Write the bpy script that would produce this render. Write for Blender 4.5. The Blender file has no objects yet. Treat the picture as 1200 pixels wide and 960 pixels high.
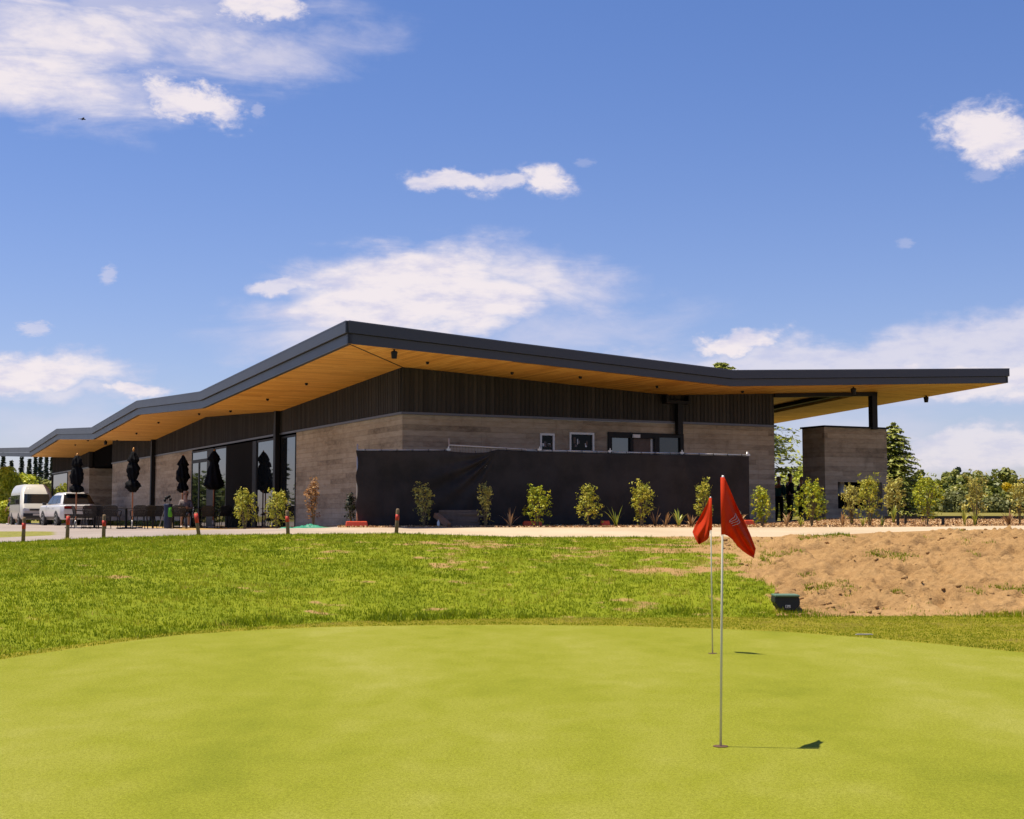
import bpy, bmesh, math, random
import numpy as np
from mathutils import Vector, Matrix

random.seed(7)
RNG = np.random.default_rng(11)
scene = bpy.context.scene
col = scene.collection
R = math.radians

# ------------------------------------------------------------------ camera
EYE = 1.62
FPX = 1635.0                       # focal length in pixels of the 1200 px wide photograph
PITCH = R(4.372)
cam_d = bpy.data.cameras.new('camera')
cam_d.sensor_width = 36.0
cam_d.lens = FPX / 1200 * 36.0
cam_d.clip_start = 0.1
cam_d.clip_end = 9000
cam = bpy.data.objects.new('camera', cam_d)
cam.location = (0, 0, EYE)
cam.rotation_euler = (R(90) + PITCH, 0, 0)
col.objects.link(cam)
scene.camera = cam

# ------------------------------------------------------------------ sky, sun, exposure
SUN_EL, SUN_AZ = R(71.5), R(-82)     # azimuth measured from +Y towards +X
sdir = Vector((math.sin(SUN_AZ) * math.cos(SUN_EL), math.cos(SUN_AZ) * math.cos(SUN_EL), math.sin(SUN_EL)))
sun_d = bpy.data.lights.new('sun', 'SUN')
sun_d.energy = 4.7
sun_d.angle = R(0.5)
sun_d.color = (1.0, 0.90, 0.73)
sun = bpy.data.objects.new('sun', sun_d)
sun.rotation_euler = sdir.to_track_quat('Z', 'Y').to_euler()
sun.location = (-20, 0, 60)
col.objects.link(sun)

scene.view_settings.view_transform = 'Standard'
scene.view_settings.look = 'None'
scene.view_settings.gamma = 1.0
scene.view_settings.exposure = 0.62
scene.view_settings.use_curve_mapping = False
scene.cycles.use_denoising = True
scene.cycles.max_bounces = 6
scene.cycles.transparent_max_bounces = 8


class NT:
    """small helper to write node trees"""
    def __init__(s, tree):
        s.t = tree; s.n = tree.nodes; s.l = tree.links
    def new(s, typ, **kw):
        n = s.n.new(typ)
        for k, v in kw.items():
            setattr(n, k, v)
        return n
    def put(s, sock, v):
        if isinstance(v, bpy.types.NodeSocket):
            s.l.new(v, sock)
        elif v is not None:
            if isinstance(v, (tuple, list)) and sock.type == 'RGBA' and len(v) == 3:
                v = (*v, 1)
            sock.default_value = v
    def math(s, op, a, b=None, c=None, clamp=False):
        n = s.new('ShaderNodeMath', operation=op); n.use_clamp = clamp
        for i, v in enumerate((a, b, c)):
            if v is not None:
                s.put(n.inputs[i], v)
        return n.outputs[0]
    def mix(s, f, a, b, blend='MIX'):
        n = s.new('ShaderNodeMix', data_type='RGBA', blend_type=blend)
        s.put(n.inputs[0], f); s.put(n.inputs[6], a); s.put(n.inputs[7], b)
        return n.outputs[2]
    def noise(s, vec, scale, detail=3, rough=0.55, dist=0.0):
        n = s.new('ShaderNodeTexNoise')
        s.put(n.inputs['Vector'], vec)
        n.inputs['Scale'].default_value = scale; n.inputs['Detail'].default_value = detail
        n.inputs['Roughness'].default_value = rough; n.inputs['Distortion'].default_value = dist
        return n.outputs['Fac']
    def mapping(s, vec, scale=(1, 1, 1), loc=(0, 0, 0), rot=(0, 0, 0)):
        n = s.new('ShaderNodeMapping')
        s.put(n.inputs[0], vec); n.inputs['Scale'].default_value = scale
        n.inputs['Location'].default_value = loc; n.inputs['Rotation'].default_value = rot
        return n.outputs[0]
    def ramp(s, f, stops, interp='LINEAR'):
        n = s.new('ShaderNodeValToRGB'); s.put(n.inputs[0], f)
        cr = n.color_ramp; cr.interpolation = interp
        while len(cr.elements) < len(stops):
            cr.elements.new(0.5)
        for e, (p, c) in zip(cr.elements, stops):
            e.position = p
            e.color = (*c, 1) if len(c) == 3 else c
        return n.outputs[0]
    def smooth(s, v, lo, hi):
        n = s.new('ShaderNodeMapRange', interpolation_type='SMOOTHSTEP')
        s.put(n.inputs[0], v); n.inputs[1].default_value = lo; n.inputs[2].default_value = hi
        return n.outputs[0]
    def sep(s, v):
        n = s.new('ShaderNodeSeparateXYZ'); s.put(n.inputs[0], v); return n.outputs
    def comb(s, x, y, z):
        n = s.new('ShaderNodeCombineXYZ')
        for i, v in enumerate((x, y, z)):
            s.put(n.inputs[i], v)
        return n.outputs[0]


def ray(px, py):
    u, v = px - 600, 480 - py
    c, s = math.cos(PITCH), math.sin(PITCH)
    return Vector((u, FPX * c - v * s, FPX * s + v * c))

def at(px, py, Y):
    d = ray(px, py)
    return Vector((0, 0, EYE)) + d * (Y / d.y)


def azel(px, py):
    d = ray(px, py).normalized()
    return math.atan2(d.x, d.y), math.asin(d.z)

world = bpy.data.worlds.new('World')
scene.world = world
world.use_nodes = True
W = NT(world.node_tree)
W.n.clear()
tc = W.new('ShaderNodeTexCoord').outputs['Generated']
sky = W.new('ShaderNodeTexSky', sky_type='NISHITA')
sky.sun_disc = False
sky.sun_elevation = SUN_EL
sky.sun_rotation = SUN_AZ
sky.altitude = 50
sky.air_density = 1.0
sky.dust_density = 0.35
sky.ozone_density = 2.2
bg = W.new('ShaderNodeBackground')

bg.inputs[1].default_value = 0.082
x, y, z = W.sep(tc)
az = W.math('ARCTAN2', x, y)
el = W.math('ARCSINE', z)
tint = W.mix(W.smooth(el, 0.0, 0.42), (0.82, 0.77, 0.98), (0.61, 0.725, 1.04))
skyc = W.mix(1.0, sky.outputs[0], tint, 'MULTIPLY')
W.put(bg.inputs[0], skyc)
v3 = W.comb(az, W.math('MULTIPLY', el, 1.6), 0.0)
wa = W.noise(v3, 22.0, 5, 0.6)
wb = W.noise(W.mapping(v3, loc=(3.1, 7.7, 0)), 22.0, 5, 0.6)
azw = W.math('MULTIPLY_ADD', W.math('SUBTRACT', wa, 0.5), 0.075, az)
elw = W.math('MULTIPLY_ADD', W.math('SUBTRACT', wb, 0.5), 0.038, el)
def stretch(n):
    return W.math('MULTIPLY_ADD', n, 2.6, -0.8)
n_soft = stretch(W.noise(W.mapping(v3, (1, 1.9, 1), rot=(0, 0, R(4))), 15.0, 9, 0.58, 0.3))
n_wisp = stretch(W.noise(W.mapping(v3, (0.7, 1.7, 1), rot=(0, 0, R(-9))), 12.0, 9, 0.60, 0.5))
n_puff = stretch(W.noise(v3, 60.0, 8, 0.64, 0.3))
n_fine = stretch(W.noise(W.mapping(v3, (1, 1.5, 1)), 190.0, 6, 0.62, 0.4))
# (px, py, half-width px, half-height px, tilt deg, density, kind)
CLOUDS = [
    (90, 40, 380, 95, 3, 1.0, 'w'), (0, 80, 300, 70, -6, 1.0, 'w'), (320, 70, 210, 44, 10, 0.7, 'w'), (150, 15, 220, 40, 0, 0.55, 's'),
    (218, 117, 62, 24, -16, 1.25, 'p'), (305, 6, 66, 24, 6, 1.25, 'p'), (302, 130, 9, 9, 60, 0.7, 'p'),
    (530, 211, 60, 13, -5, 0.9, 'p'), (585, 214, 60, 11, 2, 0.8, 'p'), (643, 213, 38, 19, -16, 1.0, 'p'), (580, 214, 120, 18, 0, 0.5, 'w'), (685, 190, 14, 5, 0, 0.4, 'p'),
    (1160, 158, 54, 40, -12, 1.6, 'p'), (1152, 206, 18, 8, 0, 0.5, 'p'), (1060, 285, 10, 6, 0, 0.5, 'p'),
    (495, 345, 215, 72, 4, 1.0, 's'), (520, 340, 130, 45, 0, 1.0, 's'), (400, 375, 240, 50, 10, 0.8, 'w'), (640, 335, 170, 60, -12, 0.9, 'w'),
    (320, 335, 40, 13, 6, 0.8, 'p'), (125, 322, 13, 9, 60, 0.9, 'p'), (38, 385, 20, 10, 0, 1.0, 'p'),
    (30, 440, 140, 30, 6, 1.5, 's'), (158, 456, 38, 9, 0, 1.1, 'p'), (60, 462, 150, 18, 4, 0.7, 'w'),
    (1000, 425, 420, 36, 2, 0.72, 's'), (870, 400, 55, 15, 4, 1.0, 'p'), (1150, 400, 170, 44, 8, 0.72, 's'),
    (1140, 445, 190, 30, 0, 0.9, 's'), (1150, 527, 200, 27, 2, 0.75, 's'), (1020, 500, 200, 40, 0, 0.45, 'w'), (960, 440, 420, 70, 2, 0.75, 'w'), (640, 400, 260, 50, 6, 0.5, 'w'),
    (100, 500, 300, 40, 0, 0.4, 'w'), (-300, 300, 260, 90, 0, 0.9, 's'), (1700, 250, 260, 90, 0, 0.9, 's'),
    (-900, 200, 300, 110, 0, 0.9, 's'), (-1500, 330, 350, 80, 0, 0.8, 'w'), (2500, 200, 400, 110, 0, 0.8, 's'),
]
total = None
for (px, py, hw, hh, tilt, dens, kind) in CLOUDS:
    if -100 < px < 1300:
        a0, e0 = azel(px, py)
    else:
        a0, e0 = (px - 600) / FPX, (605 - py) / FPX
    wk = 1.0 if kind != 'p' else min(1.0, hw / 70)
    dx = W.math('SUBTRACT', azw if wk == 1.0 else W.math('MULTIPLY_ADD', W.math('SUBTRACT', azw, az), wk, az), a0)
    dy = W.math('SUBTRACT', elw if wk == 1.0 else W.math('MULTIPLY_ADD', W.math('SUBTRACT', elw, el), wk, el), e0)
    c, s = math.cos(R(tilt)), math.sin(R(tilt))
    grow = {'p': 1.45, 's': 1.25, 'w': 1.1}[kind]
    sx, sy = FPX / (hw * grow), FPX / (hh * grow)
    ex = W.math('MULTIPLY_ADD', dx, c * sx, W.math('MULTIPLY', dy, s * sx))
    ey = W.math('MULTIPLY_ADD', dx, -s * sy, W.math('MULTIPLY', dy, c * sy))
    r2 = W.math('ADD', W.math('MULTIPLY', ex, ex), W.math('MULTIPLY', ey, ey))
    m = W.math('SUBTRACT', 1.0, W.math('SQRT', r2), clamp=True)
    nz = n_fine if (kind == 'p' and hw < 25) else {'w': n_wisp, 's': n_soft, 'p': n_puff}[kind]
    if kind == 'p' and hw < 25: dens *= 0.55
    lo, hi, ka, km, kc = {'w': (0.0, 1.05, 0.72, 1.15, -0.50), 's': (0.0, 0.95, 0.70, 1.75, -0.60), 'p': (0.0, 1.05, 0.80, 1.95, -0.70)}[kind]
    k = W.math('ADD', W.math('MULTIPLY_ADD', m, km, kc), W.math('MULTIPLY', nz, ka))
    mm = W.math('MULTIPLY', W.smooth(k, lo, hi), W.math('MULTIPLY', W.smooth(m, 0.0, 0.35), min(dens, 1.0)))
    total = mm if total is None else W.math('MAXIMUM', total, mm)
cov = W.math('MULTIPLY', total, W.smooth(el, -0.02, 0.02), clamp=True)
cov = W.math('MULTIPLY', cov, 0.93)
bgc = W.new('ShaderNodeBackground')
W.put(bgc.inputs[0], W.mix(W.math('MULTIPLY', W.smooth(total, 0.15, 1.0), W.smooth(W.noise(W.mapping(v3, (1, 1.8, 1), loc=(2, 5, 0)), 26.0, 7, 0.62), 0.30, 0.56)), (0.56, 0.54, 0.66), (0.76, 0.69, 0.70)))
bgc.inputs[1].default_value = 0.80
mxs = W.new('ShaderNodeMixShader')
W.put(mxs.inputs[0], cov)
W.l.new(bg.outputs[0], mxs.inputs[1]); W.l.new(bgc.outputs[0], mxs.inputs[2])
out = W.new('ShaderNodeOutputWorld')
W.l.new(mxs.outputs[0], out.inputs[0])

# ------------------------------------------------------------------ naming helpers
def tag(o, label=None, cat=None, group=None, kind=None):
    if label: o['label'] = label
    if cat: o['category'] = cat
    if group: o['group'] = group
    if kind: o['kind'] = kind
    return o

def empty(name, loc=(0, 0, 0), rz=0.0, label=None, cat=None, group=None):
    o = bpy.data.objects.new(name, None)
    o.empty_display_size = 0.2
    o.location = loc; o.rotation_euler = (0, 0, rz)
    col.objects.link(o)
    return tag(o, label, cat, group)

def copy_tree(o, parent=None):
    c = o.copy(); col.objects.link(c)
    if parent is not None:
        c.parent = parent
    for ch in list(o.children):
        copy_tree(ch, c)
    return c

class MB:
    """collects boxes, tubes and lathes and links them as ONE mesh object"""
    def __init__(s):
        s.v = []; s.f = []
    def add(s, vs, fs):
        b = len(s.v)
        s.v += [tuple(p) for p in vs]
        s.f += [tuple(i + b for i in q) for q in fs]
    def box(s, c, d, rz=0.0, M=None):
        hx, hy, hz = d[0] / 2, d[1] / 2, d[2] / 2
        pts = [Vector((sx * hx, sy * hy, sz * hz)) for sz in (-1, 1) for sy in (-1, 1) for sx in (-1, 1)]
        if M is None:
            M = Matrix.Rotation(rz, 3, 'Z')
        pts = [M @ p + Vector(c) for p in pts]
        s.add(pts, [(0, 2, 3, 1), (4, 5, 7, 6), (0, 1, 5, 4), (2, 6, 7, 3), (0, 4, 6, 2), (1, 3, 7, 5)])
        return s
    def span(s, a, b):
        return s.box([(a[i] + b[i]) / 2 for i in range(3)], [abs(b[i] - a[i]) for i in range(3)])
    def bar(s, p, q, w, h=None):
        p, q = Vector(p), Vector(q); d = q - p
        h = h or w
        M = d.to_track_quat('X', 'Z').to_matrix()
        return s.box((p + q) / 2, (d.length, w, h), M=M)
    def tube(s, path, rad, n=8, cap=True):
        path = [Vector(p) for p in path]
        rs = rad if isinstance(rad, (list, tuple)) else [rad] * len(path)
        b = len(s.v)
        up = None
        for i, p in enumerate(path):
            d = (path[min(i + 1, len(path) - 1)] - path[max(i - 1, 0)]).normalized()
            if up is None:
                up = Vector((0, 0, 1)) if abs(d.z) < 0.9 else Vector((1, 0, 0))
            e1 = d.cross(up).normalized(); e2 = d.cross(e1).normalized()
            up = -e2
            for k in range(n):
                a = 2 * math.pi * k / n
                s.v.append(tuple(p + (e1 * math.cos(a) + e2 * math.sin(a)) * rs[i]))
        for i in range(len(path) - 1):
            for k in range(n):
                a, c = b + i * n + k, b + i * n + (k + 1) % n
                s.f.append((a, c, c + n, a + n))
        if cap:
            s.f.append(tuple(b + k for k in range(n))[::-1])
            s.f.append(tuple(b + (len(path) - 1) * n + k for k in range(n)))
        return s
    def lathe(s, prof, n=16, c=(0, 0, 0), wob=None):
        b = len(s.v)
        for i, (r, z) in enumerate(prof):
            for k in range(n):
                a = 2 * math.pi * k / n
                rr = r * (wob(i, a) if wob else 1)
                s.v.append((c[0] + rr * math.cos(a), c[1] + rr * math.sin(a), c[2] + z))
        for i in range(len(prof) - 1):
            for k in range(n):
                a, d = b + i * n + k, b + i * n + (k + 1) % n
                s.f.append((a, d, d + n, a + n))
        s.f.append(tuple(b + k for k in range(n))[::-1])
        s.f.append(tuple(b + (len(prof) - 1) * n + k for k in range(n)))
        return s
    def prism(s, poly, d):
        """closed polygon (list of 3D points) extruded by vector d"""
        n = len(poly); d = Vector(d)
        a = [Vector(p) for p in poly]; c = [p + d for p in a]
        fs = [tuple(range(n))[::-1], tuple(range(n, 2 * n))]
        fs += [(i, (i + 1) % n, n + (i + 1) % n, n + i) for i in range(n)]
        s.add(a + c, fs); return s
    def build(s, name, mat, parent=None, smooth=False, bevel=0.0, loc=None):
        me = bpy.data.meshes.new(name)
        me.from_pydata(s.v, [], s.f); me.update()
        bm = bmesh.new(); bm.from_mesh(me)
        bmesh.ops.recalc_face_normals(bm, faces=bm.faces)
        bm.to_mesh(me); bm.free()
        return link(name, me, mat, parent, smooth, bevel, loc)

def link(name, me, mat, parent=None, smooth=False, bevel=0.0, loc=None):
    o = bpy.data.objects.new(name, me)
    if mat is not None:
        me.materials.append(mat)
    if smooth:
        me.polygons.foreach_set('use_smooth', [True] * len(me.polygons))
    col.objects.link(o)
    if parent is not None:
        o.parent = parent
    if loc is not None:
        o.location = loc
    if bevel:
        m = o.modifiers.new('bevel', 'BEVEL'); m.width = bevel; m.segments = 3 if bevel > 0.04 else 2; m.limit_method = 'ANGLE'; m.harden_normals = smooth
    return o

def mesh_np(name, V, F, attrs=None):
    V = np.asarray(V, dtype=np.float32); F = np.asarray(F, dtype=np.int32)
    me = bpy.data.meshes.new(name)
    k = F.shape[1]
    me.vertices.add(len(V)); me.vertices.foreach_set('co', V.ravel())
    me.loops.add(F.size); me.loops.foreach_set('vertex_index', F.ravel())
    me.polygons.add(len(F))
    me.polygons.foreach_set('loop_start', np.arange(0, F.size, k, dtype=np.int32))
    me.update(calc_edges=True)
    for nm, arr in (attrs or {}).items():
        a = me.attributes.new(nm, 'FLOAT', 'POINT')
        a.data.foreach_set('value', np.asarray(arr, dtype=np.float32))
    me.validate()
    return me

# ------------------------------------------------------------------ materials
def new_mat(name):
    m = bpy.data.materials.new(name); m.use_nodes = True
    t = NT(m.node_tree); t.n.clear()
    o = t.new('ShaderNodeOutputMaterial')
    b = t.new('ShaderNodeBsdfPrincipled')
    t.l.new(b.outputs[0], o.inputs[0])
    return m, t, b, o

def simple(name, c, rough=0.6, metal=0.0, spec=0.5, var=0.12, scale=8.0, bump=0.0, coat=0.0):
    m, t, b, o = new_mat(name)
    v = t.new('ShaderNodeTexCoord').outputs['Object']
    n = t.noise(v, scale, 5, 0.6)
    cc = t.mix(n, tuple(x * (1 - var) for x in c), tuple(min(1, x * (1 + var)) for x in c))
    t.put(b.inputs['Base Color'], cc)
    t.put(b.inputs['Roughness'], t.math('MULTIPLY_ADD', n, 0.12, rough - 0.06))
    b.inputs['Metallic'].default_value = metal
    b.inputs['Specular IOR Level'].default_value = spec
    b.inputs['Coat Weight'].default_value = coat
    if bump:
        bp = t.new('ShaderNodeBump'); bp.inputs['Strength'].default_value = 0.6; bp.inputs['Distance'].default_value = bump
        t.put(bp.inputs['Height'], t.noise(v, scale * 6, 4, 0.6)); t.l.new(bp.outputs[0], b.inputs['Normal'])
    return m

def leaf_mat(name, stops, trans=0.3, rough=0.5, spec=0.35, attr='rnd'):
    m, t, b, o = new_mat(name)
    a = t.new('ShaderNodeAttribute', attribute_name=attr).outputs['Fac']
    c = t.ramp(a, stops)
    t.put(b.inputs['Base Color'], c)
    b.inputs['Roughness'].default_value = rough
    b.inputs['Specular IOR Level'].default_value = spec
    tr = t.new('ShaderNodeBsdfTranslucent'); t.put(tr.inputs[0], c)
    mx = t.new('ShaderNodeMixShader'); mx.inputs[0].default_value = trans
    t.l.new(b.outputs[0], mx.inputs[1]); t.l.new(tr.outputs[0], mx.inputs[2]); t.l.new(mx.outputs[0], o.inputs[0])
    return m

M = {}
M['black_metal'] = simple('black_metal', (0.010, 0.010, 0.011), 0.5, spec=0.2)
M['dark_mesh'] = simple('dark_mesh', (0.028, 0.024, 0.022), 0.6, spec=0.2)
M['fascia'] = simple('fascia', (0.034, 0.035, 0.041), 0.42, 0.0, 0.5, 0.07, 0.7)
M['flashing'] = simple('flashing', (0.10, 0.10, 0.11), 0.4, 0.6)
M['roof_sheet'] = simple('roof_sheet', (0.07, 0.075, 0.08), 0.5, 0.3)
M['alu'] = simple('alu', (0.55, 0.53, 0.50), 0.35, 0.3)
M['galv'] = simple('galv', (0.50, 0.48, 0.46), 0.4, 0.5)
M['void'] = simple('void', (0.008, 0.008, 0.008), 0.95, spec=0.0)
M['screen'] = simple('screen', (0.012, 0.011, 0.010), 0.8, spec=0.05)
M['white_plastic'] = simple('white_plastic', (0.7, 0.7, 0.68), 0.4)
M['orange_plastic'] = simple('orange_plastic', (0.62, 0.07, 0.02), 0.45, var=0.2)
M['rubber'] = simple('rubber', (0.015, 0.015, 0.015), 0.8)
M['rim'] = simple('rim', (0.35, 0.35, 0.36), 0.3, 0.8)
M['car_white'] = simple('car_white', (0.62, 0.61, 0.60), 0.3, 0.0, 0.5, 0.03, 1.5, coat=0.6)
M['van_paint'] = simple('van_paint', (0.52, 0.50, 0.45), 0.35, 0.0, 0.5, 0.06, 1.5, coat=0.4)
M['car_black'] = simple('car_black', (0.02, 0.02, 0.022), 0.4)
M['car_glass'] = simple('car_glass', (0.012, 0.014, 0.016), 0.05, 0.0, 0.7, 0.02)
M['tail_red'] = simple('tail_red', (0.25, 0.01, 0.01), 0.2)
M['headlight'] = simple('headlight', (0.55, 0.56, 0.58), 0.12)
M['plate'] = simple('plate', (0.62, 0.58, 0.50), 0.45)
M['pole_wood'] = simple('pole_wood', (0.42, 0.15, 0.06), 0.5, var=0.25, scale=14)
M['brass'] = simple('brass', (0.60, 0.28, 0.06), 0.4, 0.2)
M['umbrella'] = simple('umbrella', (0.006, 0.006, 0.007), 0.8, spec=0.12, bump=0.004, scale=14)
M['concrete_slab'] = simple('concrete_slab', (0.33, 0.31, 0.29), 0.85)
M['weathered'] = simple('weathered', (0.13, 0.095, 0.075), 0.85, var=0.45, scale=9, bump=0.003)
M['log'] = simple('log', (0.20, 0.11, 0.065), 0.85, var=0.35, scale=11, bump=0.003)
M['bollard'] = simple('bollard', (0.20, 0.13, 0.07), 0.85, var=0.5, scale=22, bump=0.003)
M['bollard_red'] = simple('bollard_red', (0.55, 0.035, 0.015), 0.6, var=0.25, scale=20)
M['flag'] = simple('flag', (0.64, 0.040, 0.006), 0.65, var=0.10, scale=20)
M['flag_line'] = simple('flag_line', (0.75, 0.55, 0.48), 0.6)
M['flag_pole'] = simple('flag_pole', (0.62, 0.58, 0.46), 0.35, var=0.08)
M['hole'] = simple('hole', (0.10, 0.05, 0.025), 0.9, var=0.4, scale=40)
M['box_green'] = simple('box_green', (0.09, 0.16, 0.10), 0.55, var=0.2, scale=30)
M['box_dark'] = simple('box_dark', (0.012, 0.014, 0.014), 0.6)
M['netting'] = simple('netting', (0.0, 0.20, 0.115), 0.6, var=0.5, scale=25)
M['bark'] = simple('bark', (0.10, 0.075, 0.055), 0.9, var=0.4, scale=12, bump=0.01)
M['stem'] = simple('stem', (0.16, 0.12, 0.06), 0.85, var=0.3, scale=30)
M['skin'] = simple('skin', (0.45, 0.25, 0.17), 0.5)
M['hair_dark'] = simple('hair_dark', (0.02, 0.015, 0.012), 0.6)
M['hair_grey'] = simple('hair_grey', (0.16, 0.15, 0.14), 0.6)
M['straw'] = simple('straw', (0.50, 0.27, 0.14), 0.8)
M['cloth_black'] = simple('cloth_black', (0.015, 0.013, 0.015), 0.85)
M['cloth_navy'] = simple('cloth_navy', (0.015, 0.02, 0.05), 0.85)
M['cloth_teal'] = simple('cloth_teal', (0.03, 0.16, 0.18), 0.85)
M['cloth_grey'] = simple('cloth_grey', (0.16, 0.13, 0.13), 0.85)
M['cloth_lime'] = simple('cloth_lime', (0.12, 0.45, 0.03), 0.7)
M['bag_navy'] = simple('bag_navy', (0.02, 0.03, 0.07), 0.6)
M['edging'] = simple('edging', (0.02, 0.02, 0.018), 0.8)

def flag_mat():
    m, t, b, o = new_mat('flag_cloth')
    v = t.new('ShaderNodeTexCoord').outputs['Object']
    n = t.noise(v, 30.0, 4, 0.6)
    c = t.mix(n, (0.58, 0.036, 0.006), (0.70, 0.058, 0.010))
    t.put(b.inputs['Base Color'], c)
    b.inputs['Roughness'].default_value = 0.75; b.inputs['Specular IOR Level'].default_value = 0.15
    tr = t.new('ShaderNodeBsdfTranslucent'); t.put(tr.inputs[0], c)
    mx = t.new('ShaderNodeMixShader'); mx.inputs[0].default_value = 0.38
    t.l.new(b.outputs[0], mx.inputs[1]); t.l.new(tr.outputs[0], mx.inputs[2]); t.l.new(mx.outputs[0], o.inputs[0])
    return m
M['flag'] = flag_mat()

def concrete_mat():
    m, t, b, o = new_mat('board_concrete')
    v = t.new('ShaderNodeTexCoord').outputs['Object']
    x, y, z = t.sep(v)
    u = t.math('ADD', x, y)
    zb = t.math('DIVIDE', z, 0.155)
    row = t.math('FLOOR', zb)
    fr = t.math('FRACT', zb)
    # board lengths differ by row
    wn = t.new('ShaderNodeTexWhiteNoise', noise_dimensions='1D'); t.put(wn.inputs['W'], row)
    ub = t.math('MULTIPLY_ADD', wn.outputs['Value'], 3.0, t.math('DIVIDE', u, 2.4))
    seg = t.math('FLOOR', ub)
    wn2 = t.new('ShaderNodeTexWhiteNoise', noise_dimensions='2D'); t.put(wn2.inputs['Vector'], t.comb(row, seg, 0))
    tone = wn2.outputs['Value']
    big = t.noise(t.comb(t.math('MULTIPLY', u, 0.45), z, 0.0), 0.9, 6, 0.65)
    grain = t.noise(t.comb(t.math('MULTIPLY', u, 2.0), t.math('MULTIPLY', z, 22), 0.0), 2.0, 5, 0.65)
    fine = t.noise(t.comb(t.math('MULTIPLY', u, 0.6), t.math('MULTIPLY', z, 1.6), 3.0), 5.0, 6, 0.75)
    k = t.math('ADD', t.math('MULTIPLY', tone, 0.17), t.math('ADD', t.math('MULTIPLY', big, 0.62), t.math('MULTIPLY_ADD', grain, 0.06, t.math('MULTIPLY', fine, 0.55))))
    c = t.ramp(k, [(0.44, (0.105, 0.080, 0.055)), (0.58, (0.250, 0.198, 0.138)), (0.70, (0.355, 0.290, 0.206)), (0.90, (0.47, 0.395, 0.295))])
    joint = t.math('MAXIMUM', t.math('LESS_THAN', fr, 0.05), t.math('LESS_THAN', t.math('FRACT', t.math('DIVIDE', u, 2.44)), 0.006))
    c = t.mix(t.math('MULTIPLY', joint, t.math('MULTIPLY', t.smooth(big, 0.35, 0.65), 0.50)), c, (0.10, 0.075, 0.052))
    # pale tide marks and dark drips
    stain = t.smooth(t.noise(t.comb(t.math('MULTIPLY', u, 1.1), t.math('MULTIPLY', z, 0.45), 5.0), 1.6, 4, 0.6), 0.56, 0.74)
    c = t.mix(t.math('MULTIPLY', stain, 0.45), c, (0.13, 0.095, 0.065))
    t.put(b.inputs['Base Color'], c)
    b.inputs['Roughness'].default_value = 0.88
    bp = t.new('ShaderNodeBump'); bp.inputs['Strength'].default_value = 0.7; bp.inputs['Distance'].default_value = 0.012
    t.put(bp.inputs['Height'], t.math('ADD', t.math('MULTIPLY', tone, 0.5), t.math('SUBTRACT', t.math('MULTIPLY', grain, 0.5), joint)))
    t.l.new(bp.outputs[0], b.inputs['Normal'])
    return m
M['concrete'] = concrete_mat()

def cladding_mat():
    m, t, b, o = new_mat('dark_cladding')
    v = t.new('ShaderNodeTexCoord').outputs['Object']
    x, y, z = t.sep(v)
    u = t.math('DIVIDE', t.math('ADD', x, y), 0.14)
    wn = t.new('ShaderNodeTexWhiteNoise', noise_dimensions='1D'); t.put(wn.inputs['W'], t.math('FLOOR', u))
    g = t.noise(t.comb(t.math('MULTIPLY', u, 3.0), t.math('MULTIPLY', z, 1.2), 0), 2.0, 5, 0.7)
    big = t.noise(t.comb(t.math('MULTIPLY', u, 0.1), t.math('MULTIPLY', z, 0.7), 4), 1.5, 4, 0.6)
    k = t.math('ADD', t.math('MULTIPLY', wn.outputs['Value'], 0.5), t.math('MULTIPLY_ADD', g, 0.35, t.math('MULTIPLY', big, 0.25)))
    c = t.ramp(k, [(0.2, (0.010, 0.009, 0.008)), (0.55, (0.022, 0.020, 0.018)), (0.95, (0.052, 0.046, 0.040))])
    gap = t.math('LESS_THAN', t.math('FRACT', u), 0.12)
    c = t.mix(gap, c, (0.008, 0.008, 0.008))
    t.put(b.inputs['Base Color'], c)
    b.inputs['Roughness'].default_value = 0.72
    bp = t.new('ShaderNodeBump'); bp.inputs['Strength'].default_value = 0.8; bp.inputs['Distance'].default_value = 0.02
    t.put(bp.inputs['Height'], t.math('SUBTRACT', t.math('MULTIPLY', g, 0.4), gap)); t.l.new(bp.outputs[0], b.inputs['Normal'])
    return m
M['cladding'] = cladding_mat()

def soffit_mat(name, axis):
    m, t, b, o = new_mat(name)
    v = t.new('ShaderNodeTexCoord').outputs['Object']
    x, y, z = t.sep(v)
    across, along = (y, x) if axis == 'x' else (x, y)
    u = t.math('DIVIDE', across, 0.135)
    idx = t.math('FLOOR', u)
    wn = t.new('ShaderNodeTexWhiteNoise', noise_dimensions='1D'); t.put(wn.inputs['W'], idx)
    seg = t.math('FLOOR', t.math('MULTIPLY_ADD', wn.outputs['Value'], 5.0, t.math('DIVIDE', along, 1.8)))
    wn2 = t.new('ShaderNodeTexWhiteNoise', noise_dimensions='2D'); t.put(wn2.inputs['Vector'], t.comb(idx, seg, 0))
    g = t.noise(t.comb(t.math('MULTIPLY', across, 40), t.math('MULTIPLY', along, 1.5), 0), 1.0, 5, 0.65)
    k = t.math('ADD', t.math('MULTIPLY', wn2.outputs['Value'], 0.6), t.math('MULTIPLY', g, 0.4))
    c = t.ramp(k, [(0.1, (0.56, 0.250, 0.040)), (0.5, (0.78, 0.390, 0.074)), (0.95, (0.88, 0.50, 0.120))])
    gap = t.math('LESS_THAN', t.math('FRACT', u), 0.06)
    c = t.mix(t.math('MULTIPLY', gap, 0.7), c, (0.06, 0.025, 0.008))
    t.put(b.inputs['Base Color'], c)
    b.inputs['Roughness'].default_value = 0.55
    b.inputs['Specular IOR Level'].default_value = 0.3
    return m
M['soffit_left'] = soffit_mat('soffit_left', 'x')
M['soffit_right'] = soffit_mat('soffit_right', 'y')
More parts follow.
